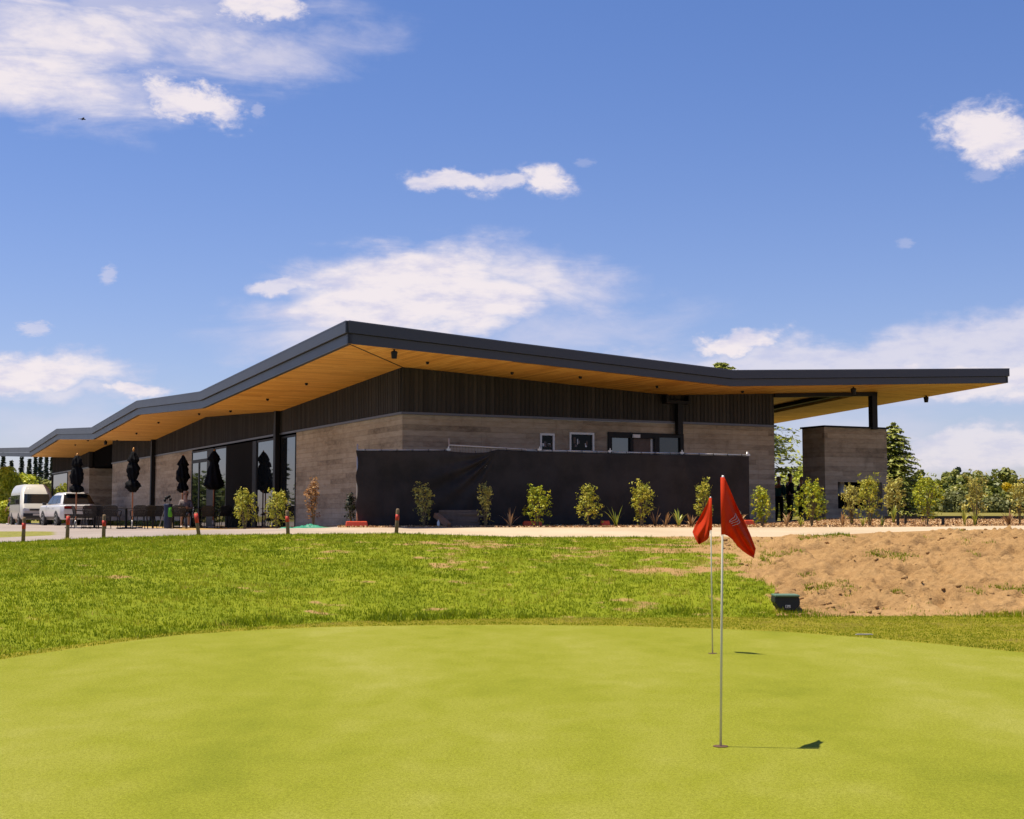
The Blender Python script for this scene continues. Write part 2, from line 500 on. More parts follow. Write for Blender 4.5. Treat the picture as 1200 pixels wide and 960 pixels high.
M['timber_trim'] = simple('timber_trim', (0.60, 0.36, 0.10), 0.5, var=0.2, scale=5)

def glass_mat(name, tint=(0.008, 0.010, 0.012), ior=2.1):
    m, t, b, o = new_mat(name)
    b.inputs['Base Color'].default_value = (*tint, 1)
    b.inputs['Roughness'].default_value = 0.015
    b.inputs['IOR'].default_value = ior
    v = t.new('ShaderNodeTexCoord').outputs['Object']
    bp = t.new('ShaderNodeBump'); bp.inputs['Strength'].default_value = 0.05; bp.inputs['Distance'].default_value = 0.02
    t.put(bp.inputs['Height'], t.noise(v, 0.7, 2)); t.l.new(bp.outputs[0], b.inputs['Normal'])
    return m
M['glass'] = glass_mat('window_glass')
M['glass_dark'] = glass_mat('window_glass_dark', (0.004, 0.004, 0.004), 1.22)
M['glass_grey'] = glass_mat('window_glass_grey', (0.03, 0.032, 0.03), 1.6)

def cloth_mat():
    m, t, b, o = new_mat('shade_cloth')
    v = t.new('ShaderNodeTexCoord').outputs['Object']
    n = t.noise(v, 1.3, 5, 0.6)
    w = t.noise(t.mapping(v, (60, 60, 4)), 3.0, 3)
    c = t.mix(t.smooth(n, 0.3, 0.7), (0.012, 0.010, 0.009), (0.036, 0.029, 0.026))
    c = t.mix(t.math('MULTIPLY', w, 0.4), c, (0.045, 0.036, 0.030))
    t.put(b.inputs['Base Color'], c)
    b.inputs['Roughness'].default_value = 0.75
    b.inputs['Specular IOR Level'].default_value = 0.25
    return m
M['shade_cloth'] = cloth_mat()

# ------------------------------------------------------------------ numpy noise
def vnoise(X, Y, seed=0):
    xi = np.floor(X).astype(np.int64); yi = np.floor(Y).astype(np.int64)
    fx = X - xi; fy = Y - yi
    fx = fx * fx * (3 - 2 * fx); fy = fy * fy * (3 - 2 * fy)
    def h(a, b):
        n = (a * 374761393 + b * 668265263 + seed * 974634) & 0x7fffffff
        n = ((n ^ (n >> 13)) * 1274126177) & 0x7fffffff
        n = n ^ (n >> 16)
        return (n & 0xffff) / 65535.0
    return (h(xi, yi) * (1 - fx) + h(xi + 1, yi) * fx) * (1 - fy) + (h(xi, yi + 1) * (1 - fx) + h(xi + 1, yi + 1) * fx) * fy

def fbm(X, Y, scale, oct=4, seed=0, rough=0.5):
    X = np.asarray(X, float) * scale; Y = np.asarray(Y, float) * scale
    s = 0; a = 1; t = 0
    for i in range(oct):
        s = s + a * vnoise(X * 2 ** i + 17.3 * i, Y * 2 ** i + 5.1 * i, seed + i); t += a; a *= rough
    return s / t

# ------------------------------------------------------------------ terrain
HOR = 605.0
def A(px):
    return (px - 600.0) / FPX
def depth0(py, z=0.0):                       # distance at which height z shows on photo row py
    return (EYE - z) * FPX / (py - HOR)

_ge = [(-700, 830), (-150, 796), (0, 772), (100, 757), (210, 743), (300, 737), (380, 733.5), (490, 731.5), (600, 731), (720, 732), (840, 735.5), (920, 739), (1000, 745), (1100, 753.5), (1200, 763.5), (1400, 790), (1900, 850)]
GA = [A(p[0]) for p in _ge]; GD = [depth0(p[1]) for p in _ge]
_fe = [(-700, 826), (-150, 786), (0, 763), (100, 750), (210, 736.5), (300, 731), (380, 726), (490, 722.5), (600, 721), (720, 720.5), (840, 720), (920, 719.5), (1000, 719), (1100, 718.5), (1200, 719), (1400, 722), (1900, 740)]
FA = [A(p[0]) for p in _fe]; FD = [depth0(p[1], 0.03) for p in _fe]
_ke = [(-700, 640), (-150, 638), (0, 636), (100, 631), (235, 627), (340, 626), (465, 625), (600, 629), (700, 629.5), (800, 628.5), (900, 629), (960, 627.5), (1040, 623.5), (1100, 621.5), (1200, 620.5), (1400, 620), (1900, 620)]
KA = [A(p[0]) for p in _ke]; KZ = [EYE - (p[1] - HOR) * 31.0 / FPX for p in _ke]
KD = 31.0
PA = [-1.2, A(0), A(120), A(250), A(400), A(900), A(1100), A(1200), 1.2]
PD = [34.5, 34.2, 34.4, 35.2, 35.2, 35.2, 35.4, 36.2, 37.0]
PZ = [EYE - (y - HOR) * d / FPX for y, d in zip([632, 631, 624, 620.5, 618.3, 618.2, 617.3, 616.0, 615.5], PD)]

# beyond the path: distance, height on the left / in the middle / on the right
BL = ([36, 45, 60, 75, 90, 130, 250, 4500], [1.12, 1.16, 1.18, 1.13, 1.08, 1.05, 1.2, 1.6])
BM = ([36, 38, 45, 75, 130, 250, 4500], [1.34, 1.36, 1.36, 1.30, 1.30, 1.5, 1.6])
BR = ([36, 38.5, 41.5, 50, 100, 180, 260, 4500], [1.37, 1.45, 1.53, 1.56, 1.68, 2.1, 2.6, 3.0])

def height(X, Y):
    X = np.asarray(X, float); Y = np.asarray(Y, float)
    Ys = np.maximum(Y, 0.3)
    a = X / Ys
    F = np.interp(a, FA, FD); kz = np.interp(a, KA, KZ)
    P = np.interp(a, PA, PD); pz = np.interp(a, PA, PZ)
    u = np.clip((Ys - F) / (KD - F), 0, 1)
    bank = kz * (0.5 * u + 0.5 * np.sin(u * math.pi / 2)) * np.clip(u * 6, 0, 1) ** 0.3
    w = np.clip((Ys - KD) / (P - KD), 0, 1)
    path = kz + (pz - kz) * w
    t = np.clip((Ys - P) / 2.5, 0, 1)
    Yb = np.maximum(Ys, 36)
    wl = np.clip((-0.11 - a) / 0.10, 0, 1); wr = np.clip((a - 0.165) / 0.06, 0, 1)
    zl = np.interp(Yb, *BL); zm = np.interp(Yb, *BM); zr = np.interp(Yb, *BR)
    zb = zm * (1 - wl) * (1 - wr) + zl * wl + zr * wr
    beyond = pz * (1 - t) + zb * t
    z = np.where(Ys < F, 0.0, np.where(Ys < KD, bank, np.where(Ys < P, path, beyond)))
    # unevenness
    lawn = (Ys > F) & (Ys < KD)
    z = z + np.where(lawn, (fbm(X, Y, 0.6, 3, 3) - 0.5) * 0.10 * np.sin(u * math.pi), 0)
    soil = np.clip((a - 0.155) / 0.03, 0, 1) * np.where(lawn, np.clip(u * 8, 0, 1) * np.clip((1 - u) * 14, 0, 1), 0)
    lump = np.maximum(fbm(X, Y, 2.6, 4, 9, 0.6) - 0.5, -0.12) * 0.30 + np.maximum(fbm(X, Y, 8.0, 3, 21, 0.65) - 0.50, -0.05) * 0.26
    pit = -np.maximum(fbm(X, Y, 1.5, 3, 41, 0.6) - 0.62, 0) * 0.8
    z = z + soil * (lump + pit)
    return z

def H(X, Y):
    return float(height(np.array([X]), np.array([Y]))[0])

def on_ground(px, Y, dz=0.0):
    X = at(px, 600, Y).x
    return Vector((X, Y, H(X, Y) + dz))

acols = np.unique(np.concatenate([np.linspace(-1.1, -0.40, 30), np.linspace(-0.40, 0.42, 420), np.linspace(0.42, 1.1, 30)]))
def strip(name, Dlo, Dhi, rows, mat, sel=None, power=1.0, attrs=None, extra=None):
    a = acols if sel is None else acols[(acols >= sel[0] - 1e-9) & (acols <= sel[1] + 1e-9)]
    lo = Dlo(a) if callable(Dlo) else np.full_like(a, Dlo)
    hi = Dhi(a) if callable(Dhi) else np.full_like(a, Dhi)
    t = np.linspace(0, 1, rows + 1) ** power
    D = lo[None, :] + (hi - lo)[None, :] * t[:, None]
    Aa = np.broadcast_to(a[None, :], D.shape)
    X = Aa * D
    Z = height(X, D - 1e-7)
    V = np.stack([X, D, Z], -1).reshape(-1, 3)
    n = len(a)
    i, j = np.meshgrid(np.arange(rows), np.arange(n - 1), indexing='ij')
    q = (i * n + j).ravel()
    Fq = np.stack([q, q + 1, q + n + 1, q + n], -1)
    at_ = {k: f(Aa, D, X).ravel() for k, f in (attrs or {}).items()}
    me = mesh_np(name, V, Fq, at_)
    o = link(name, me, mat, smooth=True)
    return o

ASPLIT = acols[np.argmin(np.abs(acols - A(906)))]
ABED = acols[np.argmin(np.abs(acols - A(398)))]
fF = lambda a: np.interp(a, FA, FD)
fG = lambda a: np.interp(a, GA, GD)
fP = lambda a: np.interp(a, PA, PD)

def bare_mask(X, Y):
    a = X / Y
    u = np.clip((Y - np.interp(a, FA, FD)) / (KD - np.interp(a, FA, FD)), 0, 1)
    right = np.clip((a - A(330)) / (A(840) - A(330)), 0, 1)
    bl = A(846) + (1 - u) * (A(892) - A(846)) + (fbm(X, Y, 0.8, 3, 66) - 0.5) * 0.05
    edge = np.clip((a - bl) / 0.018, -0.5, 2.0) * np.clip((a - A(730)) / 0.02, 0, 1)
    n = 0.50 * fbm(X * 0.7, Y, 1.3, 4, 61, 0.6) + 0.50 * fbm(X * 0.7, Y, 3.2, 3, 63, 0.65)
    k = n + 0.275 * right * np.clip(u * 1.6, 0.30, 1) + 0.25 * np.maximum(edge, 0) * np.clip(u * 9, 0, 1) - 0.085
    return np.clip((k - 0.50) / 0.28, 0, 1)

def ground_tex(name):
    m, t, b, o = new_mat(name)
    v = t.new('ShaderNodeTexCoord').outputs['Object']
    b.inputs['Roughness'].default_value = 0.95
    b.inputs['Specular IOR Level'].default_value = 0.15
    return m, t, b, v

def add_bump(t, b, h, dist, strength=0.8):
    bp = t.new('ShaderNodeBump'); bp.inputs['Strength'].default_value = strength; bp.inputs['Distance'].default_value = dist
    t.put(bp.inputs['Height'], h); t.l.new(bp.outputs[0], b.inputs['Normal'])

def green_mat():
    m, t, b, v = ground_tex('putting_turf')
    big = t.noise(t.mapping(v, (0.55, 0.22, 1), rot=(0, 0, R(10))), 0.8, 5, 0.6, 0.4)
    mid = t.noise(t.mapping(v, (0.8, 0.5, 1)), 3.0, 5, 0.65)
    x, y, z = t.sep(v)
    band = t.math('SINE', t.math('MULTIPLY_ADD', x, 2.6, t.math('MULTIPLY', y, 0.35)))
    k = t.math('MULTIPLY_ADD', band, 0.036, t.math('ADD', t.math('MULTIPLY', big, 0.66), t.math('MULTIPLY', mid, 0.34)))
    c = t.ramp(k, [(0.34, (0.160, 0.176, 0.008)), (0.46, (0.196, 0.206, 0.013)), (0.56, (0.222, 0.226, 0.024)), (0.68, (0.258, 0.254, 0.046))])
    g1 = t.noise(v, 75.0, 3, 0.75); g2 = t.noise(t.mapping(v, loc=(3, 8, 0)), 170.0, 2, 0.7)
    g = t.math('ADD', t.math('MULTIPLY', t.smooth(g1, 0.36, 0.64), 0.42), t.math('MULTIPLY', t.smooth(g2, 0.36, 0.64), 0.42))
    g0 = t.noise(t.mapping(v, (1, 0.7, 1), loc=(1, 5, 0)), 34.0, 3, 0.7)
    gv = t.math('ADD', t.math('MULTIPLY_ADD', t.smooth(g0, 0.38, 0.62), 0.20, -0.10), t.math('ADD', g, 0.60))
    c = t.mix(1.0, c, t.comb(gv, gv, t.math('MULTIPLY', gv, gv)), 'MULTIPLY')
    sp = t.smooth(t.noise(t.mapping(v, loc=(9, 2, 0)), 110.0, 3, 0.7), 0.60, 0.72)
    c = t.mix(t.math('MULTIPLY', sp, 0.35), c, (0.42, 0.37, 0.08))
    t.put(b.inputs['Base Color'], c)
    add_bump(t, b, t.math('ADD', g1, g2), 0.006, 0.7)
    return m

def soil_colour(t, v):
    n1 = t.noise(v, 0.8, 5, 0.6); n2 = t.noise(v, 7.0, 6, 0.7); n3 = t.noise(v, 42.0, 4, 0.7)
    k = t.math('ADD', t.math('MULTIPLY', n1, 0.4), t.math('MULTIPLY_ADD', n2, 0.35, t.math('MULTIPLY', n3, 0.32)))
    c = t.ramp(k, [(0.34, (0.16, 0.085, 0.034)), (0.48, (0.335, 0.196, 0.080)), (0.62, (0.440, 0.268, 0.115)), (0.8, (0.54, 0.36, 0.175))])
    return c, n2, n3

def lawn_mat(name, lo, mid_, hi, soil=True):
    m, t, b, v = ground_tex(name)
    n1 = t.noise(v, 1.1, 4, 0.6); n2 = t.noise(v, 14.0, 4, 0.7); n3 = t.noise(v, 55.0, 3, 0.7)
    k = t.math('ADD', t.math('MULTIPLY', n1, 0.35), t.math('MULTIPLY_ADD', n2, 0.4, t.math('MULTIPLY', n3, 0.35)))
    c = t.ramp(k, [(0.38, lo), (0.55, mid_), (0.75, hi)])
    if soil:
        a = t.new('ShaderNodeAttribute', attribute_name='bare').outputs['Fac']
        s, _q2, _q3 = soil_colour(t, v)
        f = t.smooth(t.math('ADD', a, t.math('MULTIPLY_ADD', n2, 0.7, -0.35)), 0.25, 0.75)
        c = t.mix(f, c, s)
    t.put(b.inputs['Base Color'], c)
    add_bump(t, b, t.math('ADD', n3, n2), 0.03, 0.8)
    return m

def soil_mat():
    m, t, b, v = ground_tex('bare_soil')
    c, n2, n3 = soil_colour(t, v)
    t.put(b.inputs['Base Color'], c)
    add_bump(t, b, t.math('ADD', n2, t.math('MULTIPLY', n3, 0.5)), 0.06, 0.9)
    return m

def path_mat():
    m, t, b, v = ground_tex('path_surface')
    n1 = t.noise(v, 0.5, 4, 0.6); n3 = t.noise(v, 38.0, 4, 0.7)
    x, y, z = t.sep(v)
    f = t.smooth(t.math('ADD', x, t.math('MULTIPLY', n1, 3.0)), -7.0, 1.0)
    k = t.math('MULTIPLY_ADD', n1, 0.5, t.math('MULTIPLY', n3, 0.5))
    ca = t.ramp(k, [(0.3, (0.22, 0.185, 0.165)), (0.7, (0.37, 0.31, 0.275))])
    cb = t.ramp(k, [(0.3, (0.37, 0.285, 0.185)), (0.7, (0.55, 0.445, 0.315))])
    t.put(b.inputs['Base Color'], t.mix(f, ca, cb))
    add_bump(t, b, n3, 0.01, 0.5)
    return m

def yard_mat():
    m, t, b, v = ground_tex('yard_surface')
    n1 = t.noise(v, 0.5, 4, 0.6); n2 = t.noise(v, 6.0, 4, 0.7); n3 = t.noise(v, 38.0, 4, 0.7)
    k = t.math('MULTIPLY_ADD', n1, 0.5, t.math('MULTIPLY', n3, 0.5))
    c = t.ramp(k, [(0.3, (0.22, 0.185, 0.165)), (0.7, (0.37, 0.31, 0.275))])
    g = t.ramp(n2, [(0.3, (0.10, 0.12, 0.02)), (0.7, (0.30, 0.26, 0.06))])
    s = t.ramp(n2, [(0.3, (0.25, 0.15, 0.05)), (0.7, (0.48, 0.33, 0.14))])
    ga = t.new('ShaderNodeAttribute', attribute_name='turf').outputs['Fac']
    sa = t.new('ShaderNodeAttribute', attribute_name='dry').outputs['Fac']
    j = t.math('MULTIPLY_ADD', n2, 0.5, -0.25)
    c = t.mix(t.smooth(t.math('ADD', ga, j), 0.35, 0.65), c, g)
    c = t.mix(t.smooth(t.math('ADD', sa, j), 0.35, 0.65), c, s)
    t.put(b.inputs['Base Color'], c)
    add_bump(t, b, n3, 0.01, 0.5)
    return m

def mulch_mat():
    m, t, b, v = ground_tex('mulch')
    vo = t.new('ShaderNodeTexVoronoi'); t.put(vo.inputs['Vector'], v); vo.inputs['Scale'].default_value = 13.0
    n = t.noise(v, 3.0, 5, 0.7)
    c = t.ramp(t.math('MULTIPLY_ADD', t.sep(vo.outputs['Color'])[0], 0.6, t.math('MULTIPLY', n, 0.4)), [(0.2, (0.19, 0.10, 0.045)), (0.5, (0.46, 0.28, 0.13)), (0.85, (0.62, 0.43, 0.24))])
    t.put(b.inputs['Base Color'], c)
    add_bump(t, b, vo.outputs['Distance'], 0.06, 1.0)
    return m

# building frame: origin at the near wall corner, x along the right front, y along the left front
TH = math.atan2(math.sin(0.46548), math.cos(0.46548))
C0 = Vector((-3.2208 * 39 / 41, 39.0, 0))
ER = Vector((math.cos(TH), math.sin(TH), 0)); EL = Vector((-math.sin(TH), math.cos(TH), 0))
def to_local(p):
    d = Vector(p) - C0
    return Vector((d.dot(ER), d.dot(EL), p[2]))
def to_world(x, y, z=0.0):
    p = C0 + ER * x + EL * y
    return Vector((p.x, p.y, z))
def on_left(px, py, off=0.0):                # local (y, z) on the plane local x = off
    d = ray(px, py); P0 = C0 + ER * off
    t = P0.dot(ER) / (d.x * ER.x + d.y * ER.y); q = d * t
    return (Vector((q.x, q.y, 0)) - P0).dot(EL), q.z + EYE
def on_right(px, py, off=0.0):               # local (x, z) on the plane local y = off
    d = ray(px, py); P0 = C0 + EL * off
    t = P0.dot(EL) / (d.x * EL.x + d.y * EL.y); q = d * t
    return (Vector((q.x, q.y, 0)) - P0).dot(ER), q.z + EYE

def _lx(X, D):
    return (X - C0.x) * ER.x + (D - C0.y) * ER.y, (X - C0.x) * EL.x + (D - C0.y) * EL.y
def turf_mask(a, D, X):
    m = np.clip((A(82) - a) / 0.02, 0, 1) * np.clip((D - 34.6) / 0.6, 0, 1) * np.clip((44 - D) / 1.5, 0, 1)
    return np.maximum(m, np.clip((D - 110) / 8, 0, 1))
def dry_mask(a, D, X):
    lx, ly = _lx(X, D)
    return np.clip((lx + 3.2 + 2.2 * np.clip((14 - ly) / 10, 0, 1)) / 0.6, 0, 1) * np.clip((ly - 1.5) / 1.5, 0, 1) * np.clip((30 - ly) / 2, 0, 1) * (lx < 0.2)

tag(strip('putting_green', 0.8, fG, 160, green_mat()), kind='structure')
tag(strip('fringe', fG, fF, 10, lawn_mat('fringe_turf', (0.13, 0.13, 0.006), (0.25, 0.22, 0.014), (0.38, 0.32, 0.04), False)), kind='structure')
tag(strip('lawn_bank', fF, KD, 120, lawn_mat('rough_turf', (0.11, 0.15, 0.005), (0.20, 0.235, 0.008), (0.31, 0.31, 0.02)), sel=(-2, ASPLIT),
          attrs={'bare': lambda a, D, X: bare_mask(X, D)}), kind='structure')
tag(strip('dirt_bank', fF, KD, 190, soil_mat(), sel=(ASPLIT, 2)), kind='structure')
tag(strip('path', KD, fP, 14, path_mat()), kind='structure')
tag(strip('parking_yard', fP, 130.0, 150, yard_mat(), sel=(-2, ABED), power=1.3, attrs={'turf': turf_mask, 'dry': dry_mask}), kind='structure')
tag(strip('garden_bed', fP, lambda a: np.interp(a, [ABED, A(900), A(1200), 1.1], [41.0, 41.5, 41.5, 41.5]), 24, mulch_mat(), sel=(ABED, 2)), kind='structure')
far_turf = lawn_mat('far_turf', (0.10, 0.095, 0.02), (0.20, 0.17, 0.035), (0.33, 0.26, 0.08), False)
tag(strip('far_grass', lambda a: np.interp(a, [ABED, A(900), A(1200), 1.1], [41.0, 41.5, 41.5, 41.5]), 4500, 120, far_turf, sel=(ABED, 2), power=4.0), kind='structure')
tag(strip('far_field', 130.0, 4500, 60, far_turf, sel=(-2, ABED), power=3.0), kind='structure')

# ------------------------------------------------------------------ foliage builders
def leaf_mesh(name, P, N, size, aspect=0.6, rnd=None, droop=None):
    """one rhombic leaf (a quad bent along its length is too small to see) per point P with normal N"""
    n = len(P)
    N = N / np.maximum(np.linalg.norm(N, axis=1, keepdims=True), 1e-6)
    r = RNG.normal(size=(n, 3))
    if droop is not None:
        r = r * 0.5 + droop
    T = r - (r * N).sum(1, keepdims=True) * N
    T /= np.maximum(np.linalg.norm(T, axis=1, keepdims=True), 1e-6)
    B = np.cross(N, T)
    s = (size * (0.65 + 0.7 * RNG.random(n)))[:, None] if np.isscalar(size) else size[:, None]
    V = np.stack([P - T * s * 0.5, P + B * s * aspect * 0.5 + T * s * 0.05, P + T * s * 0.5 + N * s * 0.08, P - B * s * aspect * 0.5 + T * s * 0.05], 1).reshape(-1, 3)
    F = np.arange(n * 4).reshape(n, 4)
    if rnd is None:
        rnd = RNG.random(n)
    return mesh_np(name, V, F, {'rnd': np.repeat(rnd, 4)})

def blob_points(blobs, n, shell=0.55, flat=1.0):
    """points in the outer part of a union of spheres: blobs = (x, y, z, r)"""
    b = np.array(blobs, float)
    w = b[:, 3] ** 2; w /= w.sum()
    k = RNG.choice(len(b), n, p=w)
    d = RNG.normal(size=(n, 3)); d /= np.linalg.norm(d, axis=1, keepdims=True)
    rr = b[k, 3] * (shell + (1.06 - shell) * RNG.random(n) ** 0.6)
    P = b[k, :3] + d * rr[:, None] * np.array([1, 1, flat])
    N = d + RNG.normal(size=(n, 3)) * 0.55 + np.array([0, 0, 0.35])
    tone = np.clip(0.5 + 0.16 * RNG.normal(size=n) + 0.22 * (RNG.random(len(b))[k] - 0.5), 0, 1)
    return P, N, tone

def crown_blobs(rx, rz, zc, n, rmin, rmax, seed):
    rg = np.random.default_rng(seed); out = []
    for i in range(n):
        d = rg.normal(size=3); d /= np.linalg.norm(d)
        q = rg.random() ** 0.45
        r = rg.uniform(rmin, rmax)
        out.append((d[0] * q * (rx - r * 0.6), d[1] * q * (rx - r * 0.6), zc + d[2] * q * (rz - r * 0.6), r))
    return out

LEAF = {
    'shrub': leaf_mat('shrub_leaf', [(0.0, (0.149, 0.170, 0.019)), (0.4, (0.338, 0.343, 0.035)), (0.75, (0.656, 0.564, 0.072)), (1.0, (0.850, 0.765, 0.193))], 0.35, 0.5, 0.25),
    'shrub_green': leaf_mat('shrub_leaf_green', [(0.0, (0.127, 0.170, 0.013)), (0.4, (0.318, 0.362, 0.019)), (0.75, (0.592, 0.544, 0.035)), (1.0, (0.845, 0.724, 0.113))], 0.35, 0.5, 0.25),
    'shrub_dull': leaf_mat('shrub_leaf_dull', [(0.0, (0.193, 0.193, 0.048)), (0.4, (0.383, 0.341, 0.077)), (0.75, (0.683, 0.601, 0.131)), (1.0, (0.850, 0.850, 0.329))], 0.35, 0.5, 0.25),
    'shrub_brown': leaf_mat('shrub_leaf_brown', [(0.0, (0.16, 0.07, 0.02)), (0.5, (0.42, 0.21, 0.07)), (1.0, (0.6, 0.38, 0.16))], 0.25, 0.6, 0.3),
    'shrub_dark': leaf_mat('shrub_leaf_dark', [(0.0, (0.012, 0.02, 0.008)), (0.6, (0.03, 0.04, 0.015)), (1.0, (0.07, 0.08, 0.03))], 0.2, 0.5, 0.4),
    'bright': leaf_mat('bright_leaf', [(0.0, (0.179, 0.227, 0.017)), (0.5, (0.446, 0.500, 0.031)), (1.0, (0.856, 0.759, 0.061))], 0.3),
    'mid': leaf_mat('mid_leaf', [(0.0, (0.044, 0.077, 0.014)), (0.5, (0.110, 0.147, 0.025)), (1.0, (0.221, 0.238, 0.042))], 0.25),
    'wood': leaf_mat('wood_leaf', [(0.0, (0.069, 0.096, 0.017)), (0.5, (0.172, 0.194, 0.028)), (1.0, (0.344, 0.309, 0.048))], 0.2),
    'olive': leaf_mat('olive_leaf', [(0.0, (0.070, 0.081, 0.021)), (0.5, (0.156, 0.164, 0.041)), (1.0, (0.281, 0.267, 0.071))], 0.25),
    'conifer': leaf_mat('conifer_leaf', [(0.0, (0.024, 0.041, 0.027)), (0.5, (0.058, 0.085, 0.051)), (1.0, (0.119, 0.145, 0.076))], 0.1),
    'cedar': leaf_mat('cedar_leaf', [(0.0, (0.097, 0.140, 0.022)), (0.5, (0.251, 0.283, 0.040)), (1.0, (0.456, 0.456, 0.088))], 0.2),
    'yellow': leaf_mat('yellow_leaf', [(0.0, (0.35, 0.24, 0.004)), (1.0, (0.75, 0.55, 0.01))], 0.25),
    'flax': leaf_mat('flax_leaf', [(0.0, (0.130, 0.173, 0.017)), (0.6, (0.374, 0.403, 0.050)), (1.0, (0.605, 0.547, 0.130))], 0.25, 0.4, 0.5),
    'flax_brown': leaf_mat('flax_leaf_brown', [(0.0, (0.120, 0.060, 0.024)), (0.6, (0.336, 0.192, 0.084)), (1.0, (0.600, 0.396, 0.204))], 0.2, 0.6, 0.3),
    'grass': leaf_mat('grass_blade', [(0.0, (0.095, 0.140, 0.002)), (0.35, (0.205, 0.270, 0.004)), (0.62, (0.315, 0.350, 0.008)), (0.82, (0.44, 0.40, 0.035)), (1.0, (0.55, 0.42, 0.12))], 0.4, 0.5, 0.2),
}

def ray_shrub_anchor(px, py_base, Y):
    return on_ground(px, Y)

def shrub(px, top, w, Y, mat, label, n=420, seed=0, stems=6, dens_low=0.5, shape='oval', leaf=0.075):
    base = on_ground(px, Y)
    hgt = at(px, top, Y).z - base.z
    rad = w * Y / FPX / 2
    root = empty('shrub', base, label=label, cat='shrub', group='young shrubs along the building')
    rg = np.random.default_rng(seed)
    def prof(f):
        if shape == 'oval':
            return np.where(f < 0.45, 0.55 + 1.0 * f, 1.0) * np.sqrt(np.clip(1.06 - np.clip((f - 0.45) / 0.55, 0, 1) ** 2.2, 0.04, 1))
        if shape == 'top':
            return (0.34 + 0.80 * np.minimum(f, 0.75) / 0.75 * 0.82) * np.sqrt(np.clip(1.08 - np.clip((f - 0.65) / 0.35, 0, 1) ** 2, 0.06, 1))
        return 0.62 + 0.25 * np.sin(f * 9 + seed)
    nt = max(22, n // 9)
    f = 0.10 + 0.90 * rg.random(nt) ** 0.72
    an = rg.uniform(0, 2 * np.pi, nt); lob = 1 + 0.22 * np.sin(3 * an + seed) + 0.16 * np.sin(7 * f + 2 * an)
    q = rg.random(nt) ** 0.42 * rad * 0.97 * prof(f) * lob
    tips = np.column_stack([np.cos(an) * q, np.sin(an) * q, f * hgt * (0.93 + 0.10 * rg.random(nt))])
    sh = []
    for k in range(5):                                    # loose leading shoots
        a0_ = rg.uniform(0, 6.28); q0 = rad * rg.uniform(0.1, 0.7); top_f = rg.uniform(0.9, 1.10)
        for j in range(4):
            g_ = 0.62 + (top_f - 0.62) * j / 3
            sh.append((math.cos(a0_) * q0 * (0.7 + 0.45 * g_), math.sin(a0_) * q0 * (0.7 + 0.45 * g_), g_ * hgt))
    tips = np.vstack([tips, np.array(sh)]); an = np.concatenate([an, rg.uniform(0, 6.28, len(sh))]); f = np.concatenate([f, np.full(len(sh), 0.9)]); nt = len(tips)
    keepn = np.where(f < 0.30, 3, rg.integers(6, 11, nt))
    own = np.repeat(np.arange(nt), 10); ok = (np.tile(np.arange(10), nt) < keepn[own]); own = own[ok]
    P = tips[own] + rg.normal(size=(len(own), 3)) * np.array([0.030, 0.030, 0.034])
    P[:, 2] = np.maximum(P[:, 2], 0.03)
    N = (P - tips[own]) * 14 + np.column_stack([np.cos(an) * 0.5, np.sin(an) * 0.5, 0.45 + 0 * an])[own] + rg.normal(size=(len(own), 3)) * 0.4
    tone = np.clip(rg.normal(0.42, 0.17, nt)[own] + rg.normal(size=len(own)) * 0.12, 0, 1)
    me = leaf_mesh('foliage', P, N, leaf, 0.55, tone)
    link('foliage', me, mat, root)
    mb = MB()
    for k in range(stems):
        an = rg.uniform(0, 6.28); e = rad * rg.uniform(0.1, 0.6); hh = hgt * rg.uniform(0.55, 0.9)
        ex, ey = math.cos(an) * e, math.sin(an) * e
        mb.tube([(ex * 0.06, ey * 0.06, -0.05), (ex * 0.4, ey * 0.4, hh * 0.45), (ex, ey, hh)], [0.011, 0.008, 0.004], 5)
    mb.build('stem', M['stem'], root)
    return root

def flax(px, top, w, Y, mat, label, n=16, seed=0, cat='plant', stiff=1.0):
    base = on_ground(px, Y, -0.02)
    hgt = (at(px, top, Y).z - base.z) * 1.18
    rad = w * Y / FPX / 2 * 1.35
    rg = np.random.default_rng(seed)
    V, F, rr = [], [], []
    for k in range(n):
        an = rg.uniform(0, 6.28); L = rg.uniform(0.55, 1.05); sp = rg.uniform(0.15, 1.0)
        dx, dy = math.cos(an), math.sin(an)
        b = len(V); tone = rg.random()
        wd = rg.uniform(0.016, 0.030)
        for i in range(6):
            t = i / 5
            r = rad * sp * t ** 1.2 * L
            zz = hgt * L * (t - 0.45 / stiff * sp * t ** 2.6)
            ww = wd * (1 - t ** 2.5) + 0.001
            V += [(dx * r - dy * ww, dy * r + dx * ww, zz), (dx * r + dy * ww, dy * r - dx * ww, zz)]
            rr += [tone, tone]
        for i in range(5):
            q = b + 2 * i
            F.append((q, q + 1, q + 3, q + 2))
    me = mesh_np('blades', V, F, {'rnd': rr})
    o = link('tufted_plant', me, mat, loc=base)
    tag(o, label, cat, 'low strappy plants in the garden bed')
    return o

